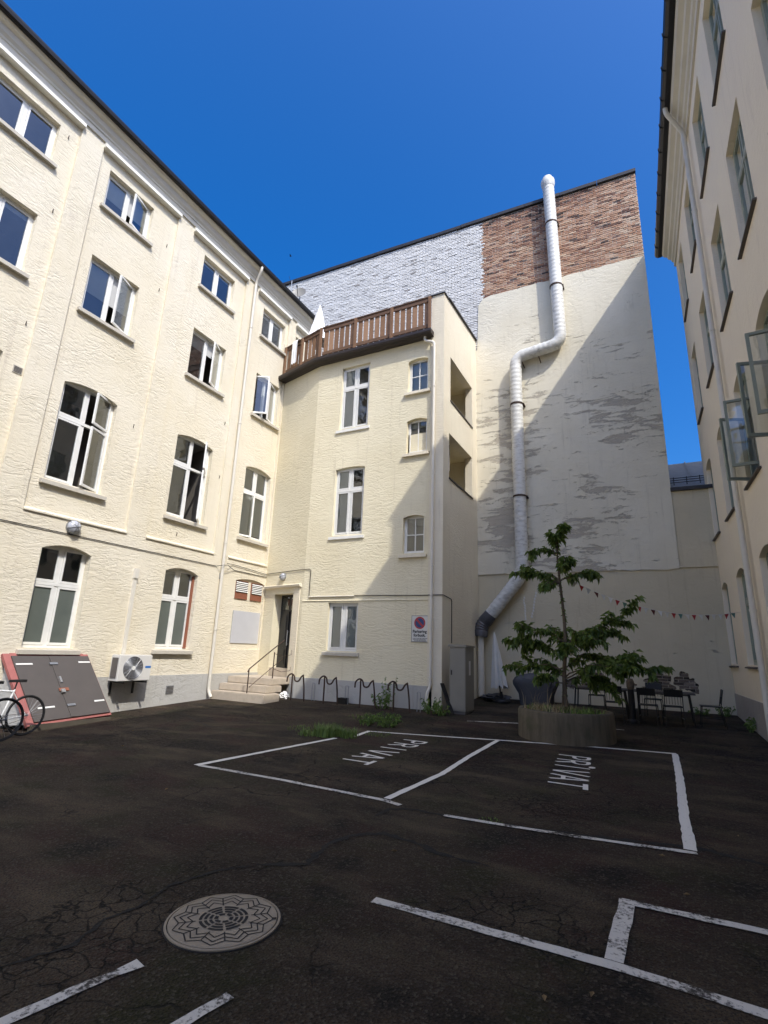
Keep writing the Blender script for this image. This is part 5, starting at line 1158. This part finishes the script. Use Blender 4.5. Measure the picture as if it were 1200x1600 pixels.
def chair(x, y, rot, label):
    z = zg(x, y); t = thing('garden_chair', (x, y, z), label, 'chair', 'black metal chairs round the tables'); c_, s_ = math.cos(rot), math.sin(rot)
    def P(a, b2, h): return (x+a*c_-b2*s_, y+a*s_+b2*c_, z+h)     # b forward
    q = MB(); q.box(lambda u, n, h: P(u, n, h), -0.19, 0.19, -0.18, 0.20, 0.435, 0.455); q.build('seat', 'black_metal', t)
    q = MB(); q.box(lambda u, n, h: P(u, n-(h-0.45)*0.18, h), -0.19, 0.19, -0.205, -0.19, 0.66, 0.82); q.build('backrest', 'black_metal', t)
    for k in range(6):
        q = MB(); u = -0.14+k*0.056; q.tube([P(u, -0.215, 0.5), P(u, -0.23, 0.66)], 0.005, 5); q.build('back_bar', 'black_metal', t)
    for a in (-0.18, 0.18):
        q = MB(); q.tube([P(a, 0.17, 0.44), P(a*1.08, 0.22, 0)], 0.011, 6); q.build('leg', 'black_metal', t)
        q = MB(); q.tube([P(a, -0.26, 0.80), P(a, -0.19, 0.44), P(a*1.08, -0.27, 0)], 0.011, 6); q.build('leg', 'black_metal', t)
        q = MB(); q.tube([P(a*1.05, 0.20, 0.2), P(a*1.05, -0.23, 0.2)], 0.008, 5); q.build('stretcher', 'black_metal', t)
chair(-1.46, 15.2, math.pi, 'black chair on the firewall side of the table nearer the planter')
chair(-0.98, 14.02, 0.05, 'black chair on the near side of the table by the planter')
chair(-0.26, 13.95, -0.08, 'left black chair on the near side of the right table')
chair(0.24, 13.98, 0.1, 'right black chair on the near side of the right table')
chair(-0.15, 15.15, math.pi-0.1, 'black chair on the firewall side of the right table')
chair(1.0, 14.5, math.pi/2, 'black chair at the right end of the tables, seen from its side')
PT = thing('parasol_stand', (-0.60, 14.05, zg(-0.6, 14.05)), 'thick dark upright stand with a rough brown top between the tables', 'stand')
zz = zg(-0.6, 14.05); q = MB(); q.lathe((-0.60, 14.05, zz), [(0.14, 0), (0.14, 0.06), (0.075, 0.1), (0.07, 0.75), (0.0001, 0.75)], 16); q.build('post', 'black_metal', PT)
q = MB(); q.lathe((-0.60, 14.05, zz), [(0.07, 0.751), (0.085, 0.80), (0.085, 0.93), (0.06, 0.99), (0.0001, 1.0)], 12); q.build('cap', 'bark', PT)

# ================================================================== BUNTING
BU = thing('bunting', (0.3, 13, 2.7), 'string of small red, white and green pennants from the tree to the shaded house', 'bunting')
A0, A1 = Vector((-1.55, 11.75, 3.22)), Vector((1.79, 14.2, 2.72)); P = []
for k in range(41):
    f = k/40; p = A0.lerp(A1, f); p.z -= 0.32*4*f*(1-f); P.append(p)
q = MB(); q.tube([tuple(p) for p in P], 0.004, 5); q.build('string', 'flag_white', BU)
cols_ = ['flag_white', 'flag_red', 'flag_white', 'flag_dark', 'flag_white', 'flag_white', 'flag_red', 'flag_green']
rr = random.Random(4)
for k in range(24):
    f = (k+0.8)/25; i = f*40; p = P[int(i)].lerp(P[min(40, int(i)+1)], i-int(i)); d = (P[min(40, int(i)+1)]-P[int(i)]).normalized(); w = 0.055; h = 0.12; sw = Vector((rr.uniform(-0.03, 0.03), rr.uniform(-0.04, 0.04), 0))
    a, b2, c_ = p-d*w, p+d*w, p+Vector((0, 0, -h))+sw; nn = d.cross(Vector((0, 0, 1))).normalized()*0.0015
    q = MB(); q.v = [tuple(v+nn) for v in (a, b2, c_)]+[tuple(v-nn) for v in (a, b2, c_)]; q.f = [(0, 1, 2), (5, 4, 3), (0, 3, 4, 1), (1, 4, 5, 2), (2, 5, 3, 0)]; q.t = [0.5]*5; q.build('pennant', cols_[k % 8], BU)
def streamer(x, ztop, zbot, dx, label, seed):
    t = thing('paper_streamer', FB(x, 0.35, zbot), label, 'streamer', 'pale streamers hanging from the duct'); r = random.Random(seed); n = 9
    P = [FB(x+dx*k/n+r.uniform(-0.012, 0.012), 0.35, ztop+(zbot-ztop)*k/n) for k in range(n+1)]
    q = MB(); q.tube(P, 0.004, 4); q.build('string', 'flag_white', t)
    for k in range(1, n+1):
        q = MB(); p = Vector(P[k]); q.poly([tuple(p+Vector(v)) for v in ((-0.025, 0, 0.02), (0.025, 0.01, 0.03), (0.03, 0, -0.04), (-0.02, 0.01, -0.045))]); q.build('tag', 'flag_white', t)
streamer(-3.12, 3.55, 2.75, -0.15, 'right one of two pale streamers hanging beside the oblique duct', 1); streamer(-3.5, 3.4, 2.68, 0.03, 'left one of two pale streamers hanging beside the oblique duct', 2)

crumple((-4.35, 16.05, zg(-4.3, 16.0)+0.10), 0.42, 'bbq_cover', 'dark_tarp', 'low crumpled dark tarp at the firewall foot behind the closed parasol', 'tarp', 9, 0.25)
